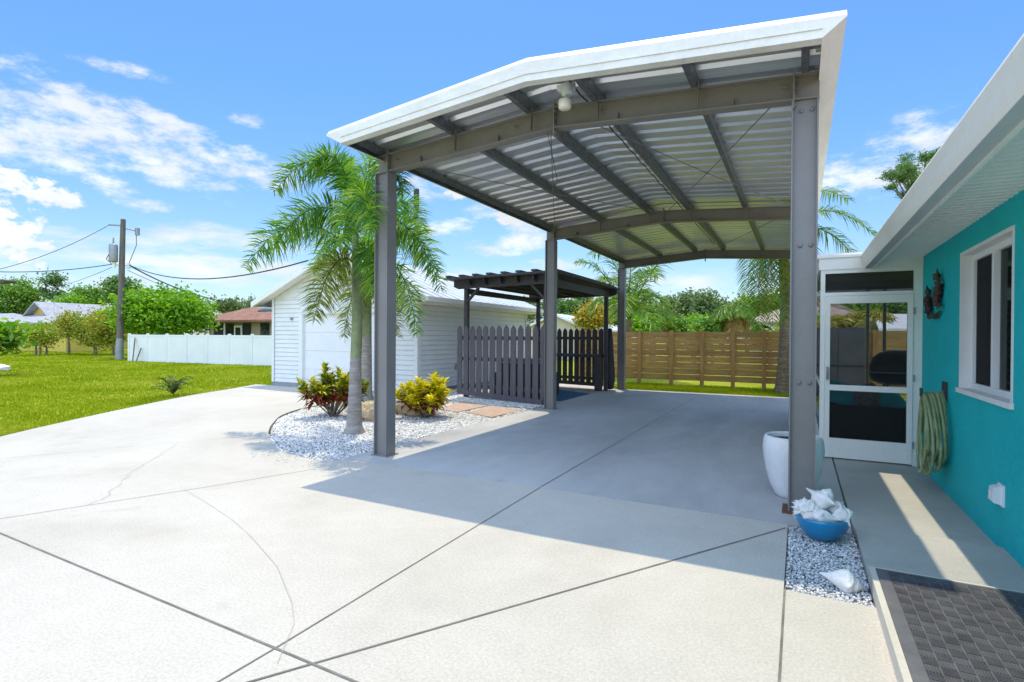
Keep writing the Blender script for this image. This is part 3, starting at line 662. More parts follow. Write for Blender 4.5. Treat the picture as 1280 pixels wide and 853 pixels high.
dr.box(a+.055, b-.055, 7.95, 7.99, .865, .935); dr.box(a+.055, b-.055, 7.955, 7.985, .02, .265)
dro = dr.build('screen_door', M['trim'], po)
m = MB(); m.box(a+.055, b-.055, 7.969, 7.972, .265, .865); m.box(a+.055, b-.055, 7.969, 7.972, .935, 1.955); m.build('door_screen', M['screen'], dro)
m = MB(); m.box(a+.015, a+.04, 7.915, 7.95, 1.0, 1.16); m.tube([(a+.027, 7.91, 1.02), (a+.027, 7.88, 1.05), (a+.027, 7.88, 1.11), (a+.027, 7.91, 1.14)], .008, 6); m.build('handle', M['greymetal'], dro)
m = MB()
for z in (.25, 1.05, 1.85): m.box(b+.001, b+.02, 7.942, 7.964, z-.04, z+.04)
m.build('hinge', M['greymetal'], dro)
m = MB(); m.box(PX0-.05, 5.2, 8.06, 11.62, 2.54, 2.60); m.build('porch_roof', M['trim'], po)
m = MB(); m.box(PX0-.02, 5.2, 11.5, 11.58, 2.40, 2.54); m.box(PX0-.02, PX0+.03, 8.06, 11.5, 2.40, 2.54); m.build('porch_beam', M['trim'], po)
for x in (PX0, 1.05, 1.30, 2.6, 3.9, 5.1):
    m = MB(); m.box(x, x+.045, 11.5, 11.56, 0, 2.40); m.build('porch_post', M['greymetal'], po)
m = MB(); m.box(PX0+.0, PX0+.025, 8.06, 11.5, .0, .30); m.box(PX0+.0, PX0+.025, 8.06, 11.5, .9, .96); m.build('side_rail', M['trim'], po)
m = MB(); m.box(PX0+.01, PX0+.013, 8.06, 11.5, .30, 2.4); m.build('side_screen', M['screen'], po)
m = MB(); m.prism([(PX0,8.6), (5.2,8.6), (5.2,11.6), (PX0,11.6)], -.12, .0, 'z'); struct(m.build('porch_floor', M['walk']))

# furniture seen through the screen
so = thing('sofa', 'dark wicker sofa back seen through the lower door screen', 'sofa', (1.2, 9.2, 0))
m = MB(); m.box(.34, 2.3, 8.72, 8.86, .05, .60); m.box(.34, 2.3, 8.86, 9.5, .05, .40); m.box(.34, .48, 8.86, 9.5, .40, .62); m.build('sofa_frame', M['wicker'], so)
m = MB(); m.box(.5, 2.2, 8.88, 9.48, .401, .50); m.build('seat_cushion', M['tealcushion'], so)
def cushion(name, x, y, z, wd, h, rot, mat, label):
    bm = bmesh.new(); bmesh.ops.create_cube(bm, size=1)
    bmesh.ops.subdivide_edges(bm, edges=bm.edges, cuts=5, use_grid_fill=True)
    for v in bm.verts:
        q = v.co*2; f = (1-.5*q.x**2*.5-.5*q.z**2*.5)
        v.co = Vector((v.co.x*wd*(1-.08*q.z**2), v.co.y*.17*max(.15, (1-q.x**4)*(1-q.z**4))**.5, v.co.z*h*(1-.08*q.x**2)))
    bmesh.ops.rotate(bm, verts=bm.verts, matrix=Matrix.Rotation(rot, 3, 'Y') @ Matrix.Rotation(-.18, 3, 'X'))
    me = bpy.data.meshes.new(name); bm.to_mesh(me); bm.free()
    for p_ in me.polygons: p_.use_smooth = True
    o = link(name, me, mat, None, (x, y, z)); tag(o, label, 'cushion', 'cushions on the porch sofa'); return o
cushion('cushion', .50, 8.98, .70, .44, .40, .25, M['tealcushion'], 'teal cushion at the left end of the porch sofa')
cushion('cushion', .80, 9.0, .68, .40, .38, -.3, M['floral'], 'dark floral cushion in the middle of the porch sofa')
cushion('cushion', 1.12, 9.02, .60, .42, .34, .9, M['tealcushion'], 'teal cushion lying at the right of the floral cushion')
gl = thing('grill', 'black barbecue grill with rounded lid behind the porch screen', 'grill', (1.5, 10.6, 0))
m = MB(); pr = [(.33*math.sin(t), .26*math.cos(t)) for t in [i*math.pi/20 for i in range(11)]]
for k in range(2): pass
n = 14; vs = []; xs = [1.02, 1.05, 1.15, 1.3, 1.75, 1.9, 2.0, 2.03]; sc_ = [.3, .62, .88, 1, 1, .88, .62, .3]
for x, f in zip(xs, sc_):
    for j in range(n+1):
        t = math.pi*j/n; vs.append((x, 10.6-.30*math.cos(t)*f, 1.0+.34*math.sin(t)*f))
m.add(vs, [(i*(n+1)+j, i*(n+1)+j+1, (i+1)*(n+1)+j+1, (i+1)*(n+1)+j) for i in range(len(xs)-1) for j in range(n)], True)
m.build('lid', M['grillcover'], gl)
m = MB(); vs = []
for x, f in zip(xs, sc_):
    for j in range(n+1):
        t = math.pi*j/n; vs.append((x, 10.6-.30*math.cos(t)*f, .985-.22*math.sin(t)*f))
m.add(vs, [(i*(n+1)+j, i*(n+1)+j+1, (i+1)*(n+1)+j+1, (i+1)*(n+1)+j) for i in range(len(xs)-1) for j in range(n)], True)
m.build('firebox', M['grillcover'], gl)
m = MB(); m.bar((1.0, 10.27, .99), (2.05, 10.27, .99), .03, .02); m.build('handle_bar', M['greymetal'], gl)
for x in (1.25, 1.8):
    for y in (10.42, 10.78):
        m = MB(); m.tube([(x, y, .82), (x+(.06 if x > 1.5 else -.06), y, 0)], .02, 6); m.build('leg', M['darkmetal'], gl)
cb = thing('storage_cabinet', 'tall grey two door outdoor cabinet in front of wood fence behind porch', 'cabinet', (.95, 16.8, 0))
m = MB(); m.box(.30, 1.50, 16.6, 17.2, 0, 1.82); m.build('cabinet_body', M['gate'], cb)
for xa in (.31, .91): 
    m = MB(); m.box(xa, xa+.58, 16.575, 16.598, .06, 1.78); m.build('door', M['gate'], cb)
m = MB(); m.box(.30, 1.5, 16.56, 16.574, .80, .85); m.build('crossbar', M['darkmetal'], cb)
bn = MB()

# ------------------------------------------------------------------ wall things
hz = thing('garden_hose', 'coiled pale green garden hose hanging on a dark hook on teal wall', 'garden hose', (1.2, 6.8, .2))
pts = []
random.seed(3)
turns = 12
for k in range(turns*16):
    t = 2*math.pi*k/16; q = k/(turns*16)
    wv = .26 + .045*math.sin(k*.37) + random.uniform(-.006, .006); hv = .355 + .045*math.sin(k*.21+1)
    cy = 6.78 + .03*math.sin(k*.11); cz = .985-hv
    x = 1.268 - .175*q + .012*math.sin(k*.5)
    yy_ = cy + wv*math.sin(t)*(1.0 - .32*math.cos(t)); z = cz + hv*math.cos(t)
    pts.append((x, yy_, z - .02*q))
m = MB(); m.tube(pts, .0135, 8); m.build('hose', M['hose'], hz)
m = MB(); m.box(1.27, 1.288, 6.70, 6.86, .90, 1.09); m.box(1.09, 1.27, 6.73, 6.83, .935, .955); m.box(1.085, 1.10, 6.73, 6.83, .935, 1.02); m.build('hook', M['darkmetal'], hz)
ws = thing('wall_sculpture', 'dark bronze wall sculpture of two curled figures on teal wall', 'wall art', (1.28, 7.2, 2.0))
def curl(cy, z0, z1, flip, seed, nm):
    m = MB(); rr = random.Random(seed); P_ = []; Rr = []
    N_ = 34
    for i in range(N_):
        t = i/(N_-1); z = z1 + (z0-z1)*t
        y = cy + flip*(.045*math.sin(t*6.0+.3) + .02*t)
        if t > .80: q = (t-.80)/.2; y += flip*.10*math.sin(q*2.4); z += .07*q*q
        P_.append((1.250+.01*math.sin(i), y, z)); Rr.append((.010+.030*math.sin(min(1, t*1.25)*math.pi)**.8 if t < .8 else .012)*(1+.35*math.sin(i*2.1)))
    m.tube(P_, Rr, 7)
    hx = P_[0]; m.tube([hx, (1.245, hx[1]-flip*.02, hx[2]+.045), (1.24, hx[1]-flip*.05, hx[2]+.05), (1.24, hx[1]-flip*.125, hx[2]+.01)], [.018, .034, .03, .007], 8)
    m.tube([(1.245, hx[1], hx[2]+.06), (1.24, hx[1]+flip*.02, hx[2]+.12)], [.016, .003], 5)
    for i in range(2, N_-3):
        p_ = P_[i]; m.tube([p_, (1.25, p_[1]+flip*(.055+.05*rr.random()), p_[2]+.035)], [.011, .002], 4)
        if i % 2: m.tube([p_, (1.205+.02*rr.random(), p_[1]-flip*.02, p_[2]+.012)], [.010, .002], 4); m.tube([p_, (1.25, p_[1]-flip*(.045+.02*rr.random()), p_[2]-.02)], [.009, .002], 4)
    return m.build(nm, M['bronze'], ws)
curl(6.98, 1.79, 2.12, -1, 4, 'tall_figure'); curl(7.42, 1.77, 1.99, 1, 8, 'small_figure')
m = MB(); m.tube([(1.262, 7.50, 1.80), (1.255, 7.38, 1.755), (1.25, 7.24, 1.775), (1.255, 7.1, 1.745), (1.262, 6.93, 1.80)], [.012, .026, .018, .026, .010], 8); m.build('base_band', M['bronze'], ws)
oc = thing('outlet_cover', 'small white weatherproof outlet box low on teal wall', 'outlet', (1.28, 5.08, .39))
m = MB(); m.prism([(1.29,.335), (1.235,.345), (1.222,.36), (1.228,.45), (1.25,.462), (1.29,.468)], 5.02, 5.11); m.build('cover', M['white'], oc)
m = MB(); m.box(1.278, 1.2895, 5.005, 5.125, .325, .478); m.build('back_plate', M['white'], oc)
m = MB(); m.box(1.217, 1.223, 5.05, 5.08, .385, .43); m.build('latch', M['trim'], oc)

# ------------------------------------------------------------------ step and mat
st = MB(); st.prism([(.393,1.2), (1.288,1.2), (1.288,4.03), (.393,4.03)], .0, .095, 'z'); o = st.build('doorstep', M['stepc']); tag(o, 'raised pale concrete doorstep under the dark rubber mat', 'step')
dm = thing('doormat', 'large dark grey rubber doormat with woven block pattern on the step', 'doormat', (.85, 3.0, .096))
m = MB(); xa, xb, ya, yb = .425, 1.285, 1.3, 3.985; zb_ = .0955
m.box(xa, xb, ya, yb, zb_, zb_+.007)
m.box(xa, xa+.055, ya, yb, zb_+.007, zb_+.0095); m.box(xa+.055, xb, yb-.02, yb, zb_+.007, zb_+.0095)
m.build('mat_base', M['matedge'], dm)
m = MB(); cell = .062; i = 0
y = yb-.022-cell
while y > 1.35:
    x = xa+.058; j = 0
    while x < xb-.03:
        if (i+j) % 2 == 0:
            for k in range(5): m.box(x+.003, min(x+cell-.003, xb), y+.004+k*.0115, y+.004+k*.0115+.0075, zb_+.007, zb_+.0105)
        else:
            for k in range(5): m.box(x+.003+k*.0115, min(x+.003+k*.0115+.0075, xb), y+.003, y+cell-.003, zb_+.007, zb_+.0105)
        x += cell; j += 1
    y -= cell; i += 1
m.build('mat_ribs', M['mat'], dm)

# ------------------------------------------------------------------ planter, bowl, shells
pl = thing('planter', 'tall white textured planter behind the right carport column', 'planter', (-.045, 5.86, 0))
pc = (-.045, 5.86, .003)
prof_ = [(0,0), (.135,0), (.155,.02), (.20,.12), (.235,.25), (.255,.37), (.262,.46), (.258,.54), (.245,.575), (.232,.58), (.222,.565), (.235,.50), (.235,.44)]
m = MB(); nP = 72
for (r, z) in prof_: pass
m.lathe(prof_, nP, pc)
k = len(m.v); out = []
for (x, y, z) in m.v:
    r = math.hypot(x-pc[0], y-pc[1])
    if .04 < z < .54 and r > .15:
        a = math.atan2(y-pc[1], x-pc[0]); f = 1 + .022*math.sin(a*24 + math.sin(z*30)*1.3)*math.sin(z*45+2*math.sin(a*5)); x = pc[0]+(x-pc[0])*f; y = pc[1]+(y-pc[1])*f
    out.append((x, y, z))
m.v = out; m.build('pot', M['pot'], pl)
m = MB(); m.lathe([(0,.53), (.231,.53)], 32, pc); m.build('soil', M['soil'], pl)

BC = Vector((.165, 4.72, .0))
bw = thing('bowl', 'glazed blue bowl holding white seashells on the marble chips', 'bowl', BC)
m = MB(); m.lathe([(0,.0), (.07,.0), (.085,.006), (.13,.045), (.165,.10), (.182,.155), (.184,.175), (.178,.177), (.174,.165), (.155,.105), (.11,.055), (0,.04)], 40, BC); m.build('bowl_body', M['bowl'], bw)
m = MB(); m.lathe([(0,.125), (.10,.13), (.166,.13)], 24, BC); m.build('sand_fill', M['shell'], bw)
def lumpy(name, r, seed, mat, sq=(1,1,1), amp=.35, freq=2.2, sub=4, spikes=0):
    bm = bmesh.new(); bmesh.ops.create_icosphere(bm, subdivisions=sub, radius=1)
    off = Vector((seed*3.7, seed*1.3, -seed*2.1))
    for v in bm.verts:
        n_ = v.co.normalized(); f = 1 + amp*mnoise.noise(n_*freq+off) + amp*.5*mnoise.noise(n_*freq*2.7+off) + amp*.3*mnoise.noise(n_*freq*6+off)
        if spikes: f += spikes*max(0, mnoise.noise(n_*freq*2.2-off))**2*4
        v.co = Vector((n_.x*sq[0], n_.y*sq[1], n_.z*sq[2]))*(r*f)
    me = bpy.data.meshes.new(name); bm.to_mesh(me); bm.free()
    for p_ in me.polygons: p_.use_smooth = True
    return me
def conch(name, L, mat, seed=1, knobs=7, kn=.5):
    """spired spiral shell along +X: spire tip at +X, long canal at -X, flared lip on one side"""
    rr = random.Random(seed); nu, nv = 44, 40; vs = []
    for i in range(nu+1):
        t = i/nu
        base = (.02+.30*(t/.62)**1.25) if t < .62 else .32*max(0, 1-(t-.62)/.38)**.62
        whorl = 1 + (.10*math.sin(t*38) if t > .66 else 0)
        for j in range(nv):
            a = 2*math.pi*j/nv
            ph = a + t*2.2
            kb = max(0, math.cos(ph*knobs/2))**10*kn*math.exp(-((t-.64)/.055)**2) + max(0, math.cos(ph*knobs/2+1))**10*kn*.45*math.exp(-((t-.77)/.04)**2)
            lip = .55*math.exp(-((a-.9)/.42)**2)*math.exp(-((t-.42)/.20)**2)
            r = base*whorl*(1+lip)+kb*.30
            r *= 1+.02*math.sin(t*90)
            vs.append(((t-.5)*L*1.0, r*L*math.cos(a)*.95, r*L*math.sin(a)*.8))
    fs = [(i*nv+j, i*nv+(j+1) % nv, (i+1)*nv+(j+1) % nv, (i+1)*nv+j) for i in range(nu) for j in range(nv)]
    me = bpy.data.meshes.new(name); me.from_pydata(vs, [], fs); me.update()
    for p_ in me.polygons: p_.use_smooth = True
    return me
def put(me, name, mat, loc, rot, label, cat, group=None):
    o = link(name, me, mat, None, loc); o.rotation_euler = rot; tag(o, label, cat, group); return o
GS = 'white seashells and coral in the blue bowl'
put(lumpy('coral', .088, 2, None, (1,.9,.85), .22, 3.4, 5, .22), 'coral', M['shell'], BC+Vector((-.10,.0,.205)), (0,0,0), 'big round white coral lump at the left of the blue bowl', 'coral', GS)
put(conch('seashell', .25, None, 2, 6, 1.1), 'seashell', M['shell'], BC+Vector((-.005,.02,.265)), (.4,-1.0,.5), 'spiky white shell standing tallest in the middle of the blue bowl', 'seashell', GS)
put(conch('seashell', .185, None, 5, 6, 1.2), 'seashell', M['shell'], BC+Vector((.112,-.05,.208)), (1.2,-.35,.2), 'knobbly white shell at the right rim of the blue bowl', 'seashell', GS)
put(conch('seashell', .21, None, 7, 8, .4), 'seashell', M['shell'], BC+Vector((.015,-.095,.185)), (.4,.0,3.2), 'smooth long white shell lying along the front rim of the blue bowl', 'seashell', GS)
put(conch('seashell', .20, None, 8, 7, .8), 'seashell', M['shell'], BC+Vector((.075,.06,.225)), (.2,.25,-.4), 'greyish white shell at the back right of the blue bowl', 'seashell', GS)
put(lumpy('seashell', .042, 9, None, (1.2,1,.8), .25, 2, 3), 'seashell', M['shellpink'], BC+Vector((-.085,-.105,.182)), (0,0,.4), 'small pinkish shell at the front left rim of the blue bowl', 'seashell', GS)
put(lumpy('coral', .055, 12, None, (1,1,.9), .25, 3.0, 4, .2), 'coral', M['shell'], BC+Vector((-.03,-.04,.185)), (0,0,1), 'small white coral lump beside the pinkish shell in the bowl', 'coral', GS)
put(conch('seashell', .235, None, 3, 7, .45), 'seashell', M['shell'], (.235,3.83,.050), (.9,.22,.1), 'large cream conch shell lying alone at the front of the marble chips', 'seashell')

# ------------------------------------------------------------------ garage
ga = thing('garage', 'white lap sided garage with gable roof and wide white overhead door', 'garage', (-11.45, 14.4, 0))
GX0, GX1, GY0, GY1, GZ = -14.2, -8.72, 11.3, 17.6, 2.66
GM = (GX0+GX1)/2; PIT = .42
def gz(x): return 2.66 + PIT*(2.74-abs(x-GM))
sd = MB()
DX0, DX1, DZ = -12.9, -9.75, 2.15
def lap(a, b, fixed, axis, z0, z1, out):
    z = z0
    while z < z1-.01:
        zt = min(z+.13, z1)
        if axis == 'x': sd.prism([(fixed+out*.020, z+.004), (fixed+out*.004, zt-.004), (fixed, zt), (fixed, z)], a, b, 'x')
        else: sd.prism([(fixed+out*.020, z+.004), (fixed+out*.004, zt-.004), (fixed, zt), (fixed, z)], a, b, 'y')
        z += .13
lap(GX0, DX0-.12, GY0, 'x', .12, 2.66, -1); lap(DX1+.12, GX1, GY0, 'x', .12, 2.66, -1); lap(DX0-.12, DX1+.12, GY0, 'x', DZ+.12, 2.66, -1)
z = 2.66
while z < 2.66+PIT*2.74-.05:
    hw = 2.74-(z+.13-2.66)/PIT
    if hw > .05: sd.prism([(GY0-.022, z), (GY0-.006, z+.13), (GY0, z+.13), (GY0, z)], GM-hw-.25, GM+hw+.25, 'x')
    z += .13
lap(GY0, GY1, GX1, 'y', .12, 2.66, 1)
sd.box(GX0, GX0+.1, GY0+.001, GY1, .12, 2.66); sd.box(GX0, GX1, GY1, GY1+.1, .12, 2.66)
sd.prism([(GX0,2.66), (GX1,2.66), (GM,2.66+PIT*2.74)], GY1, GY1+.1)
sd.box(GX0+.1, DX0-.12, GY0+.001, GY0+.1, .12, 2.66); sd.box(DX1+.12, GX1-.001, GY0+.001, GY0+.1, .12, 2.66); sd.box(GX1-.1, GX1-.001, GY0+.1, GY1, .12, 2.66)
sd.build('siding', M['siding'], ga)
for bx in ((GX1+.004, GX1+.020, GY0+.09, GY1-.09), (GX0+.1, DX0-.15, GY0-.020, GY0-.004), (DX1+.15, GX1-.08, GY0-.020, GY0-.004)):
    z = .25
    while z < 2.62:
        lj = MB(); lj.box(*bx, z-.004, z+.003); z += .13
        lj.build('lap_shadow', M['gutterunder'], ga)  # thin grey strips painting in the shadow line under each siding lap
m = MB(); m.box(GX0-.01, DX0-.1, GY0-.012, GY0+.1, -.05, .118); m.box(DX1+.1, GX1+.012, GY0-.012, GY0+.1, -.05, .118); m.box(GX1-.1, GX1+.012, GY0+.1, GY1, -.05, .118); m.build('foundation', M['greymetal'], ga)
m = MB()
for xa in (GX0-.015, GX1-.075): m.box(xa, xa+.1, GY0-.046, GY0-.0365, .119, 2.66)
m.box(GX1+.0365, GX1+.046, GY0-.046, GY0+.08, .119, 2.66); m.box(GX1+.0365, GX1+.046, GY1-.08, GY1, .119, 2.66)
m.build('corner_trim', M['white'], ga)
m = MB(); m.box(DX0-.14, DX0, GY0-.045, GY0+.12, 0, DZ+.14); m.box(DX1, DX1+.14, GY0-.045, GY0+.12, 0, DZ+.14); m.box(DX0, DX1, GY0-.045, GY0+.12, DZ, DZ+.14); m.build('door_trim', M['white'], ga)
m = MB(); z = .01
for k in range(4):
    m.box(DX0, DX1, GY0+.06, GY0+.09, z, z+DZ/4-.004)
    z += DZ/4
gd = m.build('garage_door', M['white'], ga)
m = MB(); m.box(-11.04, -10.94, GY0+.02, GY0+.051, 1.075, 1.105); m.box(-11.0, -10.98, GY0+.03, GY0+.051, 1.0, 1.07); m.build('handle', M['darkmetal'], gd)
m = MB(); m.tube([(-11.2, GY0-.05, 2.3), (-11.2, GY0-.05, 1.32)], .008, 5); m.build('pull_cord', M['greymetal'], ga)
m = MB(); m.tube([(-13.35, GY0-.08, 2.02), (-13.35, GY0-.03, 2.02)], .04, 8); m.build('wall_lamp', M['greymetal'], ga)
rf = MB()
for sg in (-1, 1):
    xe = GM+sg*3.22; ze = 2.66-PIT*.48
    rf.prism([(GM, 2.66+PIT*2.74), (xe, ze), (xe, ze+.06), (GM, 2.66+PIT*2.74+.06)], GY0-.38, GY1+.35)
    y = GY0-.35
    while y < GY1+.33:       # standing seams
        rf.prism([(GM, gz(GM)+.062), (xe, ze+.062), (xe, ze+.095), (GM, gz(GM)+.095)], y, y+.02); y += .4
rf.build('roof', M['metalroof'], ga)
m = MB()
for sg in (-1, 1):
    xe = GM+sg*3.24; ze = 2.66-PIT*.48
    m.prism([(GM, gz(GM)-.09), (xe, ze-.09), (xe, ze+.065), (GM, gz(GM)+.065)], GY0-.41, GY0-.381)
    m.prism([(xe-sg*.02, ze-.10), (xe, ze-.10), (xe, ze+.058), (xe-sg*.02, ze+.058)], GY0-.38, GY1+.35)
    m.box(min(GM+sg*2.76, xe-sg*.021), max(GM+sg*2.76, xe-sg*.021), GY0-.3, GY1+.3, ze-.10, ze-.085)
m.prism([(GM, gz(GM)-.03), (GM-3.2, gz(GM-3.2)-.03), (GM-3.2, gz(GM-3.2)-.02), (GM, gz(GM)-.02), (GM+3.2, gz(GM+3.2)-.02), (GM+3.2, gz(GM+3.2)-.03)], GY0-.38, GY0-.03)
m.build('fascia', M['trim'], ga)
m = MB(); xe = GM+3.24; m.box(xe+.001, xe+.10, GY0-.36, GY1+.33, ze-.06, ze+.06); gu = m.build('gutter', M['trim'], ga)
m = MB(); m.tube([(xe+.05, GY1+.1, ze-.05), (xe-.1, GY1+.1, ze-.25), (GX1+.08, GY1+.1, ze-.40), (GX1+.08, GY1-.05, .15)], .035, 8); m.build('downspout', M['trim'], gu)
ol = MB(); ol.box(GX1+.037, GX1+.09, 12.98, 13.08, .58, .74); o = ol.build('outlet_box', M['greymetal']); tag(o, 'small dark outlet box on the white garage side wall', 'outlet')

# ------------------------------------------------------------------ pergola and picket fences
pe = thing('pergola', 'dark charcoal wooden pergola with slatted roof beside the white garage', 'pergola', (-6.1, 13.1, 0))
FLp, FRp, BRp, BLp = (-7.30, 11.42), (-4.98, 11.08), (-4.88, 15.0), (-7.18, 15.35)
for (x, y) in (FLp, FRp, BRp, BLp):
    m = MB(); m.box(x-.05, x+.05, y-.05, y+.05, 0, 2.78); m.build('post', M['char'], pe)
def beam(a, b, z, over, w_=.05, h_=.20, name='beam'):
    a = Vector((a[0], a[1], z)); b = Vector((b[0], b[1], z)); dd = (b-a).normalized()
    m = MB(); r = dd.cross(_Z).normalized(); L = (b-a).length
    # notched tail ends
    prf = [(-over, .06), (-over, h_), (L+over, h_), (L+over, .06), (L+over-.14, 0), (-over+.14, 0)]
    vs = [a + dd*p[0] + _Z*p[1] + r*sx*w_/2 for sx in (-1, 1) for p in prf]; n = 6
    m.add(vs, [tuple(range(n-1, -1, -1)), tuple(range(n, 2*n))] + [(i, (i+1) % n, n+(i+1) % n, n+i) for i in range(n)])
    return m.build(name, M['char'], pe)
def offs(p, q, d_):
    v = Vector((q[0]-p[0], q[1]-p[1])).normalized(); return (v.y*d_, -v.x*d_)
ox, oy = offs(FLp, FRp, .08)
beam((FLp[0]+ox, FLp[1]+oy), (FRp[0]+ox, FRp[1]+oy), 2.70, .34); beam(BLp, BRp, 2.70, .34)
beam((FLp[0]-.06, FLp[1]), (BLp[0]-.06, BLp[1]), 2.585, .0, h_=.14); beam((FRp[0]+.08, FRp[1]), (BRp[0]+.08, BRp[1]), 2.66, .0, h_=.18)
for k in range(5):       # rafters running back
    t = (k+.5)/5; a = (FLp[0]*(1-t)+FRp[0]*t, FLp[1]*(1-t)+FRp[1]*t); b = (BLp[0]*(1-t)+BRp[0]*t, BLp[1]*(1-t)+BRp[1]*t)
    beam(a, b, 2.75, .25, .04, .15, 'rafter')
for k in range(14):      # top slats across
    t = -.06 + k*1.12/13; 
    a = Vector((FLp[0]-.42, FLp[1]+(BLp[1]-FLp[1])*t, 2.93)); b = Vector((FRp[0]+.36, FRp[1]+(BRp[1]-FRp[1])*t, 2.93))
    m = MB(); m.bar(a, b, .31, .05); m.build('slat', M['char'], pe)
for k in range(8):       # short slat tails seen over the front beam
    t = k/7; a = Vector((FLp[0]-.30+(FRp[0]-FLp[0]+.55)*t, FLp[1]-.40+(FRp[1]-FLp[1])*t, 2.985))
    m = MB(); m.bar(a, (a.x, a.y+4.4, 2.985), .13, .04); m.build('slat', M['char'], pe)
for (x, y), s1 in ((FLp, 1), (FRp, -1)):
    m = MB(); m.bar((x, y-.02, 2.35), (x+s1*.38, y-.02-s1*.05, 2.70), .05, .08, (0,1,0)); m.build('brace', M['char'], pe)
GP = None
def picket(P_, d_, z0, z1, w_, mat, parent):
    """one pointed board standing at P_, its face along direction d_"""
    nrm = Vector((-d_.y, d_.x, 0)); prf = [(-w_/2, z0), (w_/2, z0), (w_/2, z1-.11), (w_*.36, z1-.055), (0, z1), (-w_*.36, z1-.055), (-w_/2, z1-.11)]
    vs = [P_ + d_*p[0] + _Z*p[1] + nrm*s_*.0095 for s_ in (-1, 1) for p in prf]; n = 7
    m = MB(); m.add(vs, [tuple(range(n-1, -1, -1)), tuple(range(n, 2*n))] + [(i, (i+1) % n, n+(i+1) % n, n+i) for i in range(n)])
    return m.build('picket', mat, parent)
def pfence(a, b, npk, z0a, z0b, z1, mat, label):
    a, b = Vector((*a, 0)), Vector((*b, 0)); d_ = (b-a).normalized(); nrm = Vector((-d_.y, d_.x, 0))
    root = thing('picket_fence', label, 'picket fence', a, 0, 'charcoal picket fences around the pergola')
    for k in range(npk):
        t = k/(npk-1); picket(a+(b-a)*t, d_, z0a*(1-t)+z0b*t, z1+.006*math.sin(k*2.1), .150, mat, root)
    for z in (.32, .98, z1-.30):
        m = MB(); m.bar(a+nrm*.035+_Z*z, b+nrm*.035+_Z*z, .045, .085); m.build('rail', M['char'], root)
    m = MB(); m.bar(a-nrm*.025+_Z*(z0a+.05), b-nrm*.025+_Z*(z0b+.05), .02, .11); m.build('kickboard', mat, root)
    return root
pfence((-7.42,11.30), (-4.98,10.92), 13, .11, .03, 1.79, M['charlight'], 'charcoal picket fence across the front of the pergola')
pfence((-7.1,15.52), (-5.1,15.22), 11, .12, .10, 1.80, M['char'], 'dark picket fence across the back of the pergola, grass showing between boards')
bt = thing('bar_counter', 'dark narrow bar counter along the back picket fence', 'counter', (-6.0, 15.0, 0))
m = MB(); m.bar((-7.0,15.22,1.0), (-5.0,14.9,1.0), .36, .09); m.build('counter_top', M['char'], bt)
for x, y in ((-5.05,14.86), (-6.95,15.15)):
    m = MB(); m.box(x-.09, x+.09, y-.09, y+.09, 0, .955); m.build('leg', M['char'], bt)
cs = MB(); cs.lathe([(0,1.80), (.06,1.78), (.09,1.5), (.11,1.1), (.15,.6), (.16,.3), (.12,.05), (0,.02)], 20, (-4.84,15.22,0))
o = cs.build('covered_umbrella', M['wicker']); tag(o, 'dark covered bundle standing by the back pergola post', 'cover')
lc = thing('lounge_chair', 'dark wicker lounge chair with teal cushion behind the front pickets', 'chair', (-6.2, 13, 0))
m = MB(); m.box(-6.9, -5.7, 12.4, 13.3, .05, .40); m.box(-6.9, -5.7, 12.3, 12.4, .05, .85); m.box(-7.0, -6.9, 12.3, 13.3, .05, .6); m.box(-5.7, -5.6, 12.3, 13.3, .05, .6); m.build('chair_frame', M['wicker'], lc)
m = MB(); m.box(-6.88, -5.72, 12.42, 13.28, .401, .52); m.build('seat_cushion', M['tealcushion'], lc)
m = MB(); m.box(-6.85, -5.75, 12.43, 12.57, .521, .98); m.build('back_cushion', M['tealcushion'], lc)

# ------------------------------------------------------------------ fences
wf = thing('wood_fence', 'tan horizontal board wood fence across the back lawn', 'wood fence', (-1, 18, 0))
xs = [-6.85, -5.75, -4.7, -3.66, -2.71, -1.80, -.93, -.02, .9, 1.85, 2.8, 3.75, 4.7]
FYW = 18.05
for i, x in enumerate(xs):
    m = MB(); m.box(x-.055, x+.055, FYW-.10, FYW-.005, -.06, 1.775); m.build('post', M['woodpost'], wf)
    if i < len(xs)-1:
        m = MB(); z = .17; x1 = xs[i+1]
        hs_ = [.19]*8
        for k, h in enumerate(hs_):
            m.box(x+.002, x1-.002, FYW+.0+.002*(k % 2), FYW+.025+.002*(k % 2), z, z+h-.006+.004*math.sin(k*3+i)); z += h+.006
        m.build('board_panel', M['wood'], wf)
vf = thing('vinyl_fence', 'long white vinyl privacy fence across the side lawn', 'vinyl fence', (-30, 18.4, 0))
Ya, Yb = 18.0, 18.95; xv = np.linspace(-35.2, -22.0, 9)
def yv(x): return Ya + (Yb-Ya)*(x+35.2)/11.2
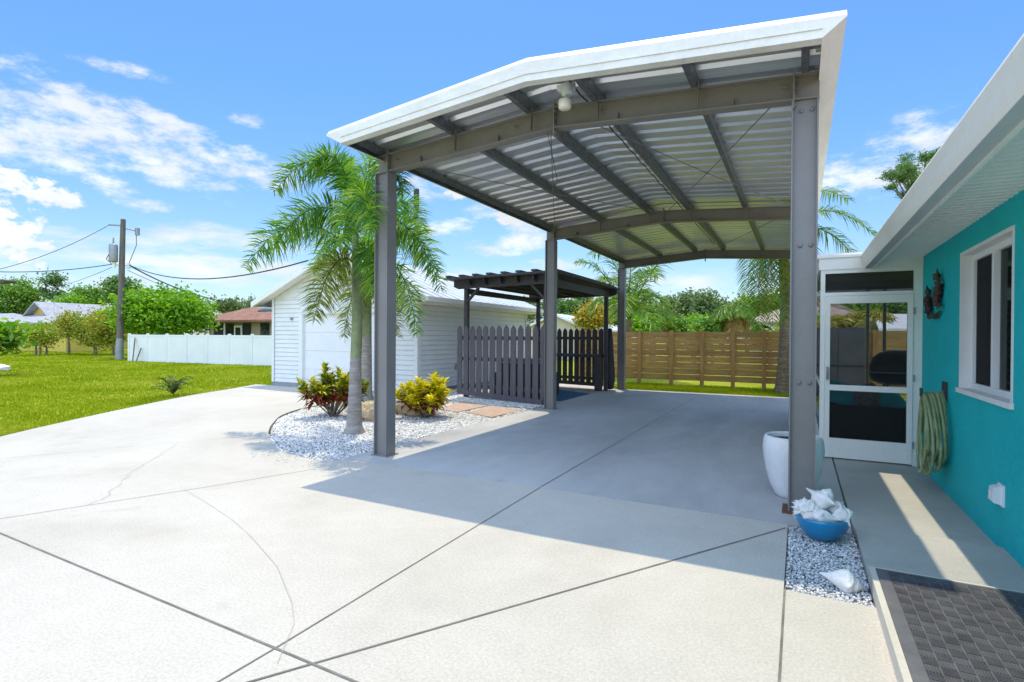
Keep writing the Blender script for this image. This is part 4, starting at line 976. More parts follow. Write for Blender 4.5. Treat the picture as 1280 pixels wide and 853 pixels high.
for i, x in enumerate(xv):
    x = float(x)
    m = MB(); m.box(x-.06, x+.06, yv(x)-.06, yv(x)+.06, -.05, 1.57); pp = m.build('post', M['vinyl'], vf)
    m = MB(); m.prism([(-.07,1.57), (.07,1.57), (.07,1.58), (0,1.605), (-.07,1.58)], -.07, .07); m.v = [(p[0]+x, p[1]+yv(x), p[2]) for p in m.v]; m.build('post_cap', M['vinyl'], pp)
    if i < len(xv)-1:
        x1 = float(xv[i+1]); m = MB()
        a, b = Vector((x+.06, yv(x+.06), 0)), Vector((x1-.06, yv(x1-.06), 0))
        m.bar(a+_Z*1.49, b+_Z*1.49, .05, .10); m.bar(a+_Z*.04, b+_Z*.04, .05, .14)
        nb = 9
        for k in range(nb):
            p0 = a+(b-a)*(k/nb); p1 = a+(b-a)*((k+1)/nb)-(b-a).normalized()*.006
            m.bar(p0+_Z*.775, p1+_Z*.775, .022, 1.325)
        m.build('panel', M['vinyl'], vf)
for i, (xa, xb, z) in enumerate(((-34.55, -34.15, 1.35), (-34.0, -33.85, .75))):
    m = MB(); m.tube([(xa, yv(xa)-.08, z), (xb, yv(xb)-.45, -.04)], .035, 6); o = m.build('garden_stake', M['pole'])
    tag(o, ['taller dark stick leaning on the white vinyl fence', 'shorter dark stick leaning on the white vinyl fence'][i], 'stick', 'dark sticks leaning on the vinyl fence')

# ------------------------------------------------------------------ utility pole and lines
up = thing('utility_pole', 'tall weathered wooden utility pole with transformer beside the white vinyl fence', 'utility pole', (-37.8, 18.78, 0))
pt = Vector((-37.45, 18.78, 8.75)); pb = Vector((-37.86, 18.78, -.05))
m = MB(); m.tube([pb, (pb+pt)/2, pt], [.21, .18, .14], 12); m.build('pole', M['pole'], up)
def onp(z): t = (z-pb.z)/(pt.z-pb.z); return pb+(pt-pb)*t
pq = onp(.55); m = MB(); m.tube([onp(-.04), onp(1.3)], [.225, .205], 12); m.build('pole_wrap', M['greymetal'], up)
side = Vector((.38, .92, 0)); tv = onp(6.6)-side*.45
m = MB(); m.lathe([(0,-.55), (.22,-.55), (.24,-.5), (.24,.45), (.2,.55), (0,.57)], 16, tv); m.build('transformer', M['greymetal'], up)
m = MB(); m.tube([tv+_Z*.55, tv+_Z*.95], .05, 8); m.build('bushing', M['greymetal'], up)
a = onp(8.2); m = MB(); m.bar(a-side*.75+_Z*.1, a+side*.05+_Z*.15, .09, .09); m.tube([a+side*.1, a+side*.75-_Z*.1], .04, 6); m.tube([a+side*.75-_Z*.35, a+side*.75+_Z*.1], .14, 8); m.build('insulator', M['greymetal'], up)
for z, dx in ((5.9, -.4), (5.9, .35)):
    a = onp(z); m = MB(); m.tube([a, a+side*dx], .05, 6); m.tube([a+side*dx-_Z*.18, a+side*dx+_Z*.12], .11, 8); m.build('bracket', M['trim'], up)
m = MB(); m.tube([onp(8.0)+side*.7, onp(7.2)+side*.72, onp(6.0)+side*.35], .02, 5); m.tube([onp(6.9)-side*.5, onp(6.2)-side*.8, onp(5.8)-side*.4], .025, 5); m.build('drop_wire', M['cable'], up)
def cable(a, b, sag, r, label):
    a, b = Vector(a), Vector(b); m = MB()
    m.tube([a+(b-a)*t - _Z*sag*4*t*(1-t) for t in [i/18 for i in range(19)]], r, 5)
    o = m.build('power_line', M['cable']); tag(o, label, 'power line', 'power lines on the utility pole')
cable(onp(5.95)-side*.35, atY(-60, 336, 14), .35, .026, 'thick dark cable running level from the pole to the left edge')
cable(onp(8.3)-side*.7, atY(-60, 348, 12), .5, .017, 'thin line rising to the pole top from the left edge')
cable(onp(5.85)-side*.3, atY(60, 360, 32), .25, .017, 'thin line running down from the pole toward the slender tree')
cable(onp(5.95)+side*.35, atY(385, 326, 13), .75, .026, 'sagging cable from the pole to the white garage roof')
cable(onp(5.9)+side*.4, atY(283, 377, 27), .35, .040, 'thick cable running down from the pole to the brown roofed house')
cable(onp(5.6)+side*.3, atY(330, 384, 36), .7, .017, 'thin lower line from the pole toward the flat topped trees')
sp_ = thing('steel_post', 'thin grey steel post rising behind the garage roof', 'post', (-17.1, 22, 0))
m = MB(); m.box(-17.18, -17.02, 21.92, 22.08, 0, 7.9); m.build('post_shaft', M['greymetal'], sp_)
m = MB(); m.box(-17.2, -17.0, 21.9, 22.1, 7.9, 8.95); m.box(-17.21, -16.99, 21.89, 22.11, 8.2, 8.3); m.build('post_head', M['darkmetal'], sp_)
sl_ = thing('street_lamp', 'dark flat street lamp head reaching in at the left edge', 'street lamp', (-26.6, 8, 0))
m = MB(); pA = atY(-40, 352, 8); m.tube([(pA.x-1.5, 8, 0), (pA.x-1.5, 8, 3.3)], .05, 8); m.build('lamp_post', M['greymetal'], sl_)
m = MB(); m.bar((pA.x-1.5, 8, 3.25), (pA.x, 8, 3.28), .05, .05); m.build('arm', M['greymetal'], sl_)
h0, h1 = atY(-42, 350, 8), atY(15, 352, 8)
m = MB(); m.prism([(h0.x,3.17), (h1.x-.25,3.17), (h1.x,3.215), (h1.x-.2,3.27), (h0.x,3.33)], 7.85, 8.15); m.build('lamp_head', M['darkmetal'], sl_)

# ------------------------------------------------------------------ foliage builders
def leafquads(C, L, Wd, rg, up=.3):
    n = len(C); d_ = rg.normal(size=(n, 3)); d_[:, 2] = d_[:, 2]*.7 - .15; d_ /= np.linalg.norm(d_, axis=1)[:, None]
    nn = rg.normal(size=(n, 3)); nn[:, 2] += up*2; s_ = np.cross(d_, nn); s_ /= np.linalg.norm(s_, axis=1)[:, None]+1e-9
    L = L*rg.uniform(.6, 1.3, n)[:, None]; Wd = Wd*rg.uniform(.7, 1.2, n)[:, None]
    V = np.stack([C-d_*L*.5, C+s_*Wd*.5-d_*L*.05, C+d_*L*.5, C-s_*Wd*.5-d_*L*.05], 1)
    return V.reshape(-1, 3), np.arange(4*n).reshape(-1, 4)
def crown_pts(rg, c, rad, nclump, perclump, csize, shell=.5, hole=0.):
    d_ = rg.normal(size=(nclump, 3)); d_ /= np.linalg.norm(d_, axis=1)[:, None]
    r = (rg.random(nclump)**(1/3))*(1-shell)+shell*rg.uniform(.75, 1.05, nclump)
    cc = np.array(c)+d_*r[:, None]*np.array(rad)
    cs_ = csize*rg.uniform(.6, 1.3, nclump)
    pts = cc[:, None, :] + rg.normal(size=(nclump, perclump, 3))*cs_[:, None, None]*np.array((1, 1, .7))*.55
    return pts.reshape(-1, 3), cc
def tree(name, label, base, h, rad, mat, seed, nclump=40, per=60, csize=None, leaf=.35, cz=None, trunk=.15, cat='tree', group=None, lean=(0,0), limbs=7, shell=.45, fork=.45, stems=1, mix=None, up=.3, lw=.62):
    rg = np.random.default_rng(seed); base = Vector(base)
    rad = (rad, rad, rad*.8) if not hasattr(rad, '__len__') else rad
    cz = h - rad[2] if cz is None else cz
    c = Vector((base.x+lean[0], base.y+lean[1], base.z+cz))
    csize = csize or max(rad)*.38
    root = thing(name, label, cat, base, 0, group)
    rad_ = tuple(max(r_-csize*.62, r_*.35) for r_ in rad)
    pts, cc = crown_pts(rg, c, rad_, nclump, per, csize, shell)
    pts = pts[pts[:, 2] > base.z+.05]
    V, F = leafquads(pts, leaf, leaf*lw, rg, up)
    mats = [mat] + ([mix] if mix else []); mi = None
    if mix: 
        mi = (np.repeat(rg.random(len(F)//1), 1)[:len(F)] < .0).astype(int)
        hz_ = (pts[:, 2]-pts[:, 2].min())/(np.ptp(pts[:, 2])+1e-6); mi = (rg.random(len(pts)) < np.clip(hz_*1.2-.35, 0, .9)).astype(int)
    npmesh('crown', V, F, mats, root, mi=mi)
    m = MB(); top = Vector(c)
    for s_ in range(stems):
        off = Vector((rg.uniform(-.15, .15), rg.uniform(-.15, .15), 0))*(stems > 1)*2
        j = base+off+(top-base)*fork; mid = base+off*1.0+(j-base-off)*.5+Vector((rg.uniform(-1, 1), rg.uniform(-1, 1), 0))*trunk*.7
        m.tube([base+off-_Z*.1, mid, j, j+(top-j)*.9], [trunk*1.2, trunk, trunk*.8, trunk*.25], 8)
        sel = rg.choice(len(cc), min(limbs, len(cc)), replace=False)
        for q in sel:
            e = Vector(cc[q]); st_ = j+(top-j)*rg.uniform(0, .7); md = (st_+e)/2+Vector((0, 0, -.06*h*rg.random()))
            m.tube([st_, md, e], [trunk*.45, trunk*.3, trunk*.1], 6)
    m.build('trunk', M['bark'], root)
    return root
def bez(p0, p1, p2, t): return p0*((1-t)**2)[:, None] + p1*(2*t*(1-t))[:, None] + p2*(t**2)[:, None]
def frond(p0, p1, p2, n, L, wd, rg, mode='flat', droop=.5, fwd=.7, rach=.02):
    """leaflets along a curved midrib; flat = two combs drooping, plume = leaflets all round it"""
    p0, p1, p2 = (np.array(p, float) for p in (p0, p1, p2))
    t = np.linspace(.10, 1, n); P_ = bez(p0, p1, p2, t); T = bez(p0, p1, p2, np.minimum(t+.01, 1.01))-P_; T /= np.linalg.norm(T, axis=1)[:, None]
    side_ = np.cross(T, (0, 0, 1.)); side_ /= np.linalg.norm(side_, axis=1)[:, None]+1e-9; upv = np.cross(side_, T)
    Vs = []
    reps = (-1, 1) if mode == 'flat' else range(4)
    for q in reps:
        if mode == 'flat': a = np.where(q > 0, .25, np.pi-.25) + rg.normal(0, .18, n)
        else: a = rg.uniform(0, 2*np.pi, n)
        out = side_*np.cos(a)[:, None] + upv*np.sin(a)[:, None]
        env = np.sin(np.clip(t, .02, 1)*np.pi*.80+.35)**.6
        if mode != 'flat': env = np.clip(np.minimum(.45+t*2.2, (1.12-t)*2.6), .25, 1)
        l_ = L*env*rg.uniform(.8, 1.12, n)
        d_ = out + T*fwd + rg.normal(0, .10, (n, 3)); d_ /= np.linalg.norm(d_, axis=1)[:, None]
        mdp = P_ + d_*l_[:, None]*.5; mdp[:, 2] -= droop*l_*.06
        tip = P_ + d_*l_[:, None]; tip[:, 2] -= droop*l_*.40
        wv = np.cross(d_, rg.normal(size=(n, 3))*.35+upv); wv /= np.linalg.norm(wv, axis=1)[:, None]+1e-9; wv *= wd/2
        Vs.append(np.stack([P_-wv*.5, P_+wv*.5, mdp+wv, mdp-wv, tip+wv*.12, tip-wv*.12], 1))
    V = np.concatenate(Vs); m_ = len(V); V = V.reshape(-1, 3); b = np.arange(m_)*6
    F = np.concatenate([np.stack([b, b+1, b+2, b+3], 1), np.stack([b+3, b+2, b+4, b+5], 1)])
    # midrib as a thin three sided rod
    k = 12; tt = np.linspace(0, 1, k); Q = bez(p0, p1, p2, tt); T2 = np.gradient(Q, axis=0); T2 /= np.linalg.norm(T2, axis=1)[:, None]
    s2 = np.cross(T2, (.1, .05, 1.)); s2 /= np.linalg.norm(s2, axis=1)[:, None]; u2 = np.cross(s2, T2); rr = rach*(1-.8*tt)
    ring = np.stack([Q+(s2*math.cos(a_)+u2*math.sin(a_))*rr[:, None] for a_ in (0, 2.1, 4.2)], 1).reshape(-1, 3)
    fr_ = [(i*3+j, i*3+(j+1) % 3, (i+1)*3+(j+1) % 3, (i+1)*3+j) for i in range(k-1) for j in range(3)]
    F = np.concatenate([F, np.array(fr_)+len(V)]); V = np.concatenate([V, ring])
    return V, F
def ringtrunk(a, b, r0, r1, rings, bulge=None, n=14, curve=(0,0), amp=.04):
    a, b = Vector(a), Vector(b); P_, Rr = [], []
    N_ = rings*3
    for i in range(N_+1):
        t = i/N_; p_ = a+(b-a)*t + Vector((curve[0], curve[1], 0))*math.sin(t*math.pi)
        r = r0+(r1-r0)*t
        if bulge: r += bulge*math.exp(-(t/.09)**2)
        r *= 1+(amp if i % 3 == 0 else 0)
        P_.append(p_); Rr.append(r)
    m = MB(); m.tube(P_, Rr, n); return m

# ------------------------------------------------------------------ the two foxtail palms in the bed
f1 = thing('palm_tree', 'foxtail palm nearest the carport column with slender grey ringed trunk', 'palm tree', (-6.13, 6.36, -.03), 0, 'foxtail palms in the white gravel bed')
ringtrunk((-6.13,6.36,-.03), (-6.10,6.36,1.18), .118, .082, 13, .055).build('trunk', M['palmgrey'], f1)
m = MB(); m.tube([(-6.10,6.36,1.17), (-6.075,6.36,1.8), (-6.085,6.36,2.15), (-6.10,6.36,2.6), (-6.11,6.36,2.95), (-6.1,6.36,3.2)], [.084, .082, .078, .066, .05, .02], 14); m.build('crownshaft', M['palmgreen'], f1)
def px_frond(root, pts, ys, n, L, wd, seed, mat, mode='plume', **kw):
    P3 = [atY(u, v, y) for (u, v), y in zip(pts, ys)]
    V, F = frond(P3[0], P3[1], P3[2], n, L, wd, np.random.default_rng(seed), mode, **kw)
    npmesh('frond', V, F, mat, root)
Y1 = 6.36
for i, (pts, ys, L, mat) in enumerate([
    (((446,262), (408,150), (343,240)), (Y1, Y1-.2, Y1-.55), .36, 'fox'),
    (((446,285), (395,225), (345,305)), (Y1, Y1-.5, Y1-.9), .36, 'fox'),
    (((444,318), (368,235), (308,335)), (Y1, Y1-.2, Y1-.4), .36, 'fox'),
    (((444,330), (415,300), (392,400)), (Y1, Y1-.5, Y1-.8), .34, 'foxold'),
    (((446,285), (440,215), (430,300)), (Y1, Y1-.9, Y1-1.3), .28, 'fox'),
    (((447,265), (468,150), (505,240)), (Y1, Y1-.4, Y1-.8), .36, 'fox'),
    (((448,290), (505,240), (545,345)), (Y1, Y1+.3, Y1+.5), .36, 'fox'),
    (((447,320), (470,290), (485,390)), (Y1, Y1-.3, Y1-.5), .32, 'fox'),
    (((446,275), (455,205), (464,285)), (Y1, Y1-1.0, Y1-1.6), .30, 'fox'),
    (((446,255), (440,190), (420,215)), (Y1, Y1+.6, Y1+1.2), .34, 'fox'), 
    (((446,280), (430,165), (392,205)), (Y1, Y1-.3, Y1-.6), .34, 'fox')]):
    px_frond(f1, pts, ys, 84, L*1.15, .021, 100+i, M[mat], droop=.7, fwd=.40)
f2 = thing('palm_tree', 'foxtail palm behind the first one, its trunk rising beside the croton and rock', 'palm tree', (-9.1, 9.84, -.03), 0, 'foxtail palms in the white gravel bed')
ringtrunk((-9.1,9.84,-.03), (-9.1,9.84,1.5), .135, .115, 14, .05).build('trunk', M['palmgrey'], f2)
m = MB(); m.tube([(-9.1,9.84,1.49), (-9.1,9.84,2.4), (-9.08,9.84,3.0), (-9.08,9.84,3.4)], [.116, .11, .085, .03], 14); m.build('crownshaft', M['palmgreen'], f2)
Y2 = 9.84
for i, (pts, ys, L, mat) in enumerate([
    (((461,330), (515,230), (552,360)), (Y2, Y2-.3, Y2-.6), .48, 'fox'), (((461,340), (500,290), (522,415)), (Y2, Y2-.6, Y2-1.0), .46, 'fox'),
    (((461,320), (500,200), (530,290)), (Y2, Y2+.5, Y2+.9), .48, 'fox'), (((460,345), (445,325), (430,420)), (Y2, Y2-.4, Y2-.6), .44, 'foxold'),
    (((461,330), (425,255), (390,340)), (Y2, Y2+.5, Y2+1.0), .46, 'fox'), (((461,330), (468,260), (470,370)), (Y2, Y2-1.0, Y2-1.5), .44, 'fox'),
    (((461,345), (485,330), (497,420)), (Y2, Y2+.3, Y2+.5), .44, 'foxold'), (((461,320), (462,230), (480,260)), (Y2, Y2+.8, Y2+1.5), .46, 'fox')]):
    px_frond(f2, pts, ys, 84, L*1.1, .027, 140+i, M[mat], droop=.7, fwd=.40)

# ------------------------------------------------------------------ crotons, rocks, cycad
def croton(base, h, rad, label, seed, yellow):
    rg = np.random.default_rng(seed); base = np.array(base, float); root = thing('croton', label, 'shrub', tuple(base), 0, 'croton shrubs in the white gravel bed')
    m = MB(); heads = []
    for k in range(24):
        a = rg.uniform(0, 2*np.pi); r = rad*rg.uniform(.1, .95)**.7; zt = h*(rg.uniform(.60, .88) - .30*(r/rad)**2)
        e = base + np.array((r*math.cos(a), r*math.sin(a), zt)); heads.append(e)
        b0 = base+np.array((rg.uniform(-.07, .07), rg.uniform(-.07, .07), 0))
        m.tube([Vector(b0), Vector((b0+e)/2+np.array((0, 0, .04))), Vector(e)], [.013, .010, .006], 6)
    m.build('stems', M['bark'], root)
    Vy, Vr = [], []
    for e in heads:
        for k in range(52):
            lv = rg.random()       # 0 = old leaf low on the stem, 1 = new leaf at the tip
            st_ = base*(1-.45*(1-lv)) + 0; p_ = e - (e-base)*(1-lv)*.42
            az = rg.uniform(0, 2*np.pi); el = -.35 + 1.35*lv + rg.normal(0, .2)
            d_ = np.array((math.cos(az)*math.cos(el), math.sin(az)*math.cos(el), math.sin(el)))
            L = rg.uniform(.14, .24); wd = L*.34
            s_ = np.cross(d_, (0, 0, 1)); s_ /= np.linalg.norm(s_)+1e-9; n_ = np.cross(s_, d_)
            mid = p_+d_*L*.55+n_*L*.04; tip = p_+d_*L-np.array((0, 0, L*.16))
            cr = n_*L*.07
            V_ = [p_, p_+d_*L*.3+s_*wd*.42+cr, mid+s_*wd*.5+cr, tip, mid-s_*wd*.5+cr, p_+d_*L*.3-s_*wd*.42+cr, p_+d_*L*.3, mid]
            (Vy if lv > yellow+rg.normal(0, .12) else Vr).append((V_, p_[2]))
    def mk(lst, name, mat, fn=None):
        if not lst: return
        V = np.array([v for v, z in lst]); b = np.arange(len(V))*8
        F = np.concatenate([np.stack([b+q for q in qq], 1) for qq in ((0,1,2,7), (7,2,3,3), (0,7,4,5), (7,3,4,4))][::1])
        F = np.concatenate([np.stack([b+q for q in qq], 1) for qq in ((0,1,2,7), (0,7,4,5))])
        F2 = np.concatenate([np.stack([b+q for q in qq], 1) for qq in ((7,2,3), (7,3,4))])
        me = MB(); me.v = [tuple(p_) for p_ in V.reshape(-1, 3)]; me.f = [tuple(map(int, f)) for f in F]+[tuple(map(int, f)) for f in F2]; me.sm = [False]*len(me.f); me.mi = [0]*len(me.f)
        me.build(name, mat, root)
    hi = base[2]+h*.52
    mk(Vy, 'young_leaves', M['crot'] if yellow < .35 else M['crotmix'])
    mk([q for q in Vr if q[1] > hi], 'middle_leaves', M['crotgreen']); mk([q for q in Vr if q[1] <= hi], 'old_leaves', M['crotred'])
    return root
croton((-6.17,8.2,-.02), .90, .60, 'bright yellow topped croton with red lower leaves right of the column', 21, .30)
croton((-7.72,7.45,-.02), 1.08, .66, 'taller green and yellow croton with dark red leaves left of the palm trunks', 22, .42)
put(lumpy('rock', .30, 3, None, (1.1,.8,.72), .42, 1.8, 4), 'rock', M['rock'], (-6.82,7.55,.13), (0,0,.4), 'tan pitted rock between the palm trunk and the column', 'rock', 'tan rocks in the white gravel bed')
put(lumpy('rock', .34, 6, None, (1.4,.7,.60), .38, 1.7, 4), 'rock', M['rock'], (-6.55,8.35,.13), (0,0,-.15), 'long tan rock half hidden behind the yellow croton', 'rock', 'tan rocks in the white gravel bed')
put(lumpy('rock', .35, 14, None, (1.6,1,.5), .3, 1.7, 3), 'rock', M['reveal'], (-29.9,10.2,.08), (0,0,.2), 'white rock lying on the lawn at the left edge', 'rock')
cy = thing('cycad', 'small dark green cycad plant growing alone in the lawn', 'cycad', (-13.95,8.15,-.05))
for k in range(17):
    a = k*2.4; r_ = .30+.16*((k*7) % 5)/5; z_ = .12+.36*((k*3) % 7)/7
    V, F = frond((-13.95,8.15,.02), (-13.95+.5*r_*math.cos(a), 8.15+.5*r_*math.sin(a), .1+z_*1.1), (-13.95+r_*1.25*math.cos(a), 8.15+r_*1.25*math.sin(a), .04+z_*.9), 26, .10, .014, np.random.default_rng(k), 'flat', droop=.2, rach=.008)
    npmesh('frond', V, F, M['sago'], cy)

# ------------------------------------------------------------------ other palms
def palm(name, label, base, h, nf, L, mat, seed, trunk=.16, leaf=.5, wd=.05, dead=0, nle=34, group=None, lift=.9, droopf=.9, spread=(0, 2*math.pi), tmat='palmrough', hang=.0):
    rg = np.random.default_rng(seed); base = Vector(base); root = thing(name, label, 'palm tree', base, 0, group)
    ringtrunk(base-_Z*.1, base+_Z*h, trunk*1.15, trunk*.8, max(8, int(h*5)), trunk*.25, 10, (rg.uniform(-.1, .1), 0), .10).build('trunk', M[tmat], root)
    c = np.array(base+_Z*(h-.05))
    for k in range(nf+dead):
        a = spread[0] + (spread[1]-spread[0])*((k*.618) % 1); isd = k >= nf
        e0 = (lift*(1-((k*.377) % 1)*1.1) if not isd else -.6)
        l_ = L*rg.uniform(.85, 1.1); d_ = np.array((math.cos(a), math.sin(a), 0))
        p1 = c + d_*l_*.55*math.cos(e0)*.9 + np.array((0, 0, l_*.62*math.sin(e0)))
        p2 = c + d_*l_*(.95*math.cos(e0)**.5 if e0 > 0 else .55) + np.array((0, 0, l_*(.75*math.sin(e0)-droopf*.42)))
        if isd: p1 = c+d_*l_*.30; p2 = c+d_*l_*.38-np.array((0, 0, l_*.8))
        V, F = frond(c, p1, p2, nle, leaf, wd, rg, 'flat', droop=.9+hang, fwd=.55, rach=.035)
        npmesh('frond', V, F, M['cocodead'] if isd else mat, root)
    return root
qp = palm('palm_tree', 'queen palm with ragged brown trunk in front of wood fence by the right column', (-.42,17.35,-.05), 3.9, 0, 2.1, M['coco'], 31, .17)
YQ = 17.35
for i, (pts, ys, L, mt) in enumerate([
    (((976,290), (945,285), (948,405)), (0, -.3, -.5), .55, 'coco'), (((976,290), (958,265), (966,410)), (0, -.7, -.9), .5, 'coco'),
    (((977,290), (975,262), (982,400)), (0, -.9, -1.1), .5, 'coco'), (((977,290), (995,265), (1000,395)), (0, -.5, -.7), .5, 'coco'),
    (((976,290), (935,270), (935,370)), (0, .6, .9), .55, 'coco'), (((977,290), (1010,270), (1018,380)), (0, .5, .7), .55, 'coco'),
    (((976,292), (960,300), (956,395)), (0, .5, .6), .45, 'cocodead'), (((977,292), (985,310), (990,390)), (0, -.3, -.3), .4, 'cocodead'),
    (((978,285), (1040,235), (1098,300)), (0, -.2, -.3), .62, 'coco'), (((978,285), (1035,268), (1078,335)), (0, .4, .6), .6, 'coco'),
    (((978,285), (1010,215), (1060,250)), (0, .8, 1.4), .6, 'coco'), (((977,285), (950,210), (905,260)), (0, .5, .9), .6, 'coco'),
    (((977,285), (985,205), (990,230)), (0, 1.2, 2.2), .6, 'coco'), (((977,285), (975,215), (960,260)), (0, -1.2, -2.2), .6, 'coco')]):
    px_frond(qp, pts, [YQ+y for y in ys], 64, L, .032, 300+i, M[mt], 'flat', droop=1.3, fwd=.55, rach=.03)
rp = palm('palm_tree', 'tall palm right of the pergola with long fronds behind the rear column', (atY(786,450,21.0).x,21.0,-.05), 2.3, 0, 2.9, M['coco'], 32, .17)
for i, (pts, ys) in enumerate([
    (((786,402), (755,322), (722,328)), (0, -.3, -.5)), (((786,402), (772,300), (742,318)), (0, .3, .5)), (((786,402), (768,350), (738,385)), (0, -.6, -1.)),
    (((786,402), (805,335), (842,316)), (0, -.3, -.5)), (((786,402), (815,345), (838,392)), (0, .3, .4)), (((786,402), (800,362), (818,412)), (0, -.7, -1.1)),
    (((786,402), (786,300), (800,300)), (0, .5, 1.)), (((786,402), (776,335), (752,352)), (0, .8, 1.4)), (((786,402), (798,320), (822,345)), (0, .8, 1.4)), (((786,402), (780,345), (772,400)), (0, -1., -1.6))]):
    px_frond(rp, pts, [21+y for y in ys], 60, .85, .045, 330+i, M['coco'], 'flat', droop=1.0, fwd=.6, rach=.035)
palm('palm_tree', 'drooping palm with hanging dead fronds beyond the fence, left one of two', (-7.35,31,-.05), 3.0, 16, 1.9, M['coco'], 33, .18, .5, .045, 7, 44, lift=1.25, droopf=2.0, hang=.5)
palm('palm_tree', 'drooping palm with tan dead skirt beyond the fence in front of the tan roof', (-3.0,31,-.05), 3.1, 16, 1.7, M['coco'], 34, .17, .5, .045, 8, 44, lift=1.25, droopf=2.0, hang=.5)
palm('palm_tree', 'short yellow green palm beside the tan roofed house', (-1.35,33,-.05), 1.7, 16, 1.3, M['areca'], 35, .12, .42, .045, 0, 36, lift=1.2, droopf=1.5)
palm('palm_tree', 'young green palm between the two drooping palms beyond the fence', (-4.9,30,-.05), 1.5, 15, 1.4, M['coco'], 36, .12, .45, .045, 0, 36, lift=1.25, droopf=1.4)
palm('palm_tree', 'slim pale palm rising above the drooping palm beyond the fence', (-9.2,36,-.05), 4.4, 14, 1.5, M['coco'], 37, .12, .45, .045, 0, 36, lift=1.2, droopf=1.8)
palm('palm_tree', 'yellow palm seen through the left part of the door screen', (1.2,20.3,-.05), 1.75, 20, 2.0, M['areca'], 38, .12, .5, .06, 0, 34, lift=1.0)
palm('palm_tree', 'yellow palm seen through the right part of the door screen', (3.3,20.6,-.05), 1.45, 18, 1.7, M['areca'], 39, .12, .5, .06, 0, 34, lift=1.0)

# ------------------------------------------------------------------ trees
T = tree
def px_tree(name, label, u, vtop, vbot, y, wpx, mat, seed, ground=-.05, **kw):
    """a tree standing on the ground at depth y, its size taken from its width and height there"""
    a, b = atY(u, vtop, y), atY(u, vbot, y)
    Zc = (b-CAM_P).dot(CAM_F); rad = wpx/2*Zc/CF; hh = a.z-ground; crown = a.z-b.z
    cc_ = (a.z+b.z)/2 - ground
    return tree(name, label, (a.x, y, ground), hh, (rad, rad, crown/2), mat, seed, cz=cc_, **kw)
px_tree('leafy_tree', 'big bright green leafy tree behind the vinyl fence and pole', 203, 357, 424, 21.5, 118, M['bright'], 41, nclump=130, per=150, leaf=.27, csize=.8, trunk=.2, limbs=9, shell=.6)
px_tree('leafy_tree', 'olive yellow bushy tree touching the pole on its left side', 140, 378, 440, 22.5, 56, M['olive'], 42, nclump=50, per=130, leaf=.2, csize=.7, trunk=.075, stems=2, mix=M['orange'])
px_tree('shrub_tree', 'small spreading shrub tree in front of the yellow house, leftmost of three', 50, 402, 434, 19.4, 50, M['olive'], 43, nclump=22, per=120, leaf=.19, csize=.6, trunk=.075, stems=3, cat='shrub', mix=M['bright'], group='olive shrub trees on the lawn')
px_tree('shrub_tree', 'middle shrub tree with leaning trunk in front of the yellow house', 86, 388, 428, 22.0, 36, M['olive'], 44, nclump=26, per=120, leaf=.2, csize=.6, trunk=.10, stems=1, cat='shrub', group='olive shrub trees on the lawn')
px_tree('shrub_tree', 'rounder dense shrub tree nearest the pole in front of the yellow house', 118, 383, 437, 22.6, 44, M['olive'], 45, nclump=44, per=130, leaf=.2, csize=.65, trunk=.10, stems=2, cat='shrub', mix=M['mid'], group='olive shrub trees on the lawn')
px_tree('leafy_tree', 'large mid green tree at the far left behind the grey roof', 22, 344, 400, 42, 56, M['mid'], 46, nclump=50, per=130, leaf=.45, csize=1.5, trunk=.35)
px_tree('slender_tree', 'slender open crowned tree rising alone behind the yellow house', 66, 339, 380, 44, 32, M['deep'], 47, nclump=18, per=90, leaf=.4, csize=.9, trunk=.28, shell=.7, fork=.75)
px_tree('leafy_tree', 'dark green tree crown directly behind the utility pole', 150, 342, 388, 46, 46, M['deep'], 48, nclump=36, per=110, leaf=.45, csize=1.3, trunk=.4)
px_tree('leafy_tree', 'mid green tree left of the pole behind the yellow house roof', 112, 355, 398, 48, 46, M['mid'], 49, nclump=36, per=110, leaf=.45, csize=1.3, trunk=.35)
px_tree('leafy_tree', 'low bright tree behind the ridge of the yellow house', 92, 366, 402, 45, 46, M['bright'], 50, nclump=36, per=110, leaf=.42, csize=1.3, trunk=.3)
px_tree('leafy_tree', 'low green tree at the far left edge under the larger tree', -4, 374, 412, 40, 60, M['bright'], 51, nclump=36, per=110, leaf=.42, csize=1.3, trunk=.3)
px_tree('umbrella_tree', 'flat topped grey green tree behind the brown roof, left part', 288, 373, 396, 44, 46, M['pine'], 52, nclump=20, per=100, leaf=.38, csize=1.0, trunk=.3, fork=.6)
px_tree('umbrella_tree', 'flat topped grey green tree behind the brown roof next to the garage', 322, 374, 394, 44, 34, M['pine'], 53, nclump=16, per=100, leaf=.38, csize=1.0, trunk=.3, fork=.6)
px_tree('leaning_shrub', 'leafy shrub with dark drooping leaves at the left edge', -6, 398, 446, 9.0, 62, M['mid'], 54, nclump=26, per=34, leaf=.36, csize=.45, trunk=.06, cat='shrub', mix=M['bright'], up=.8)
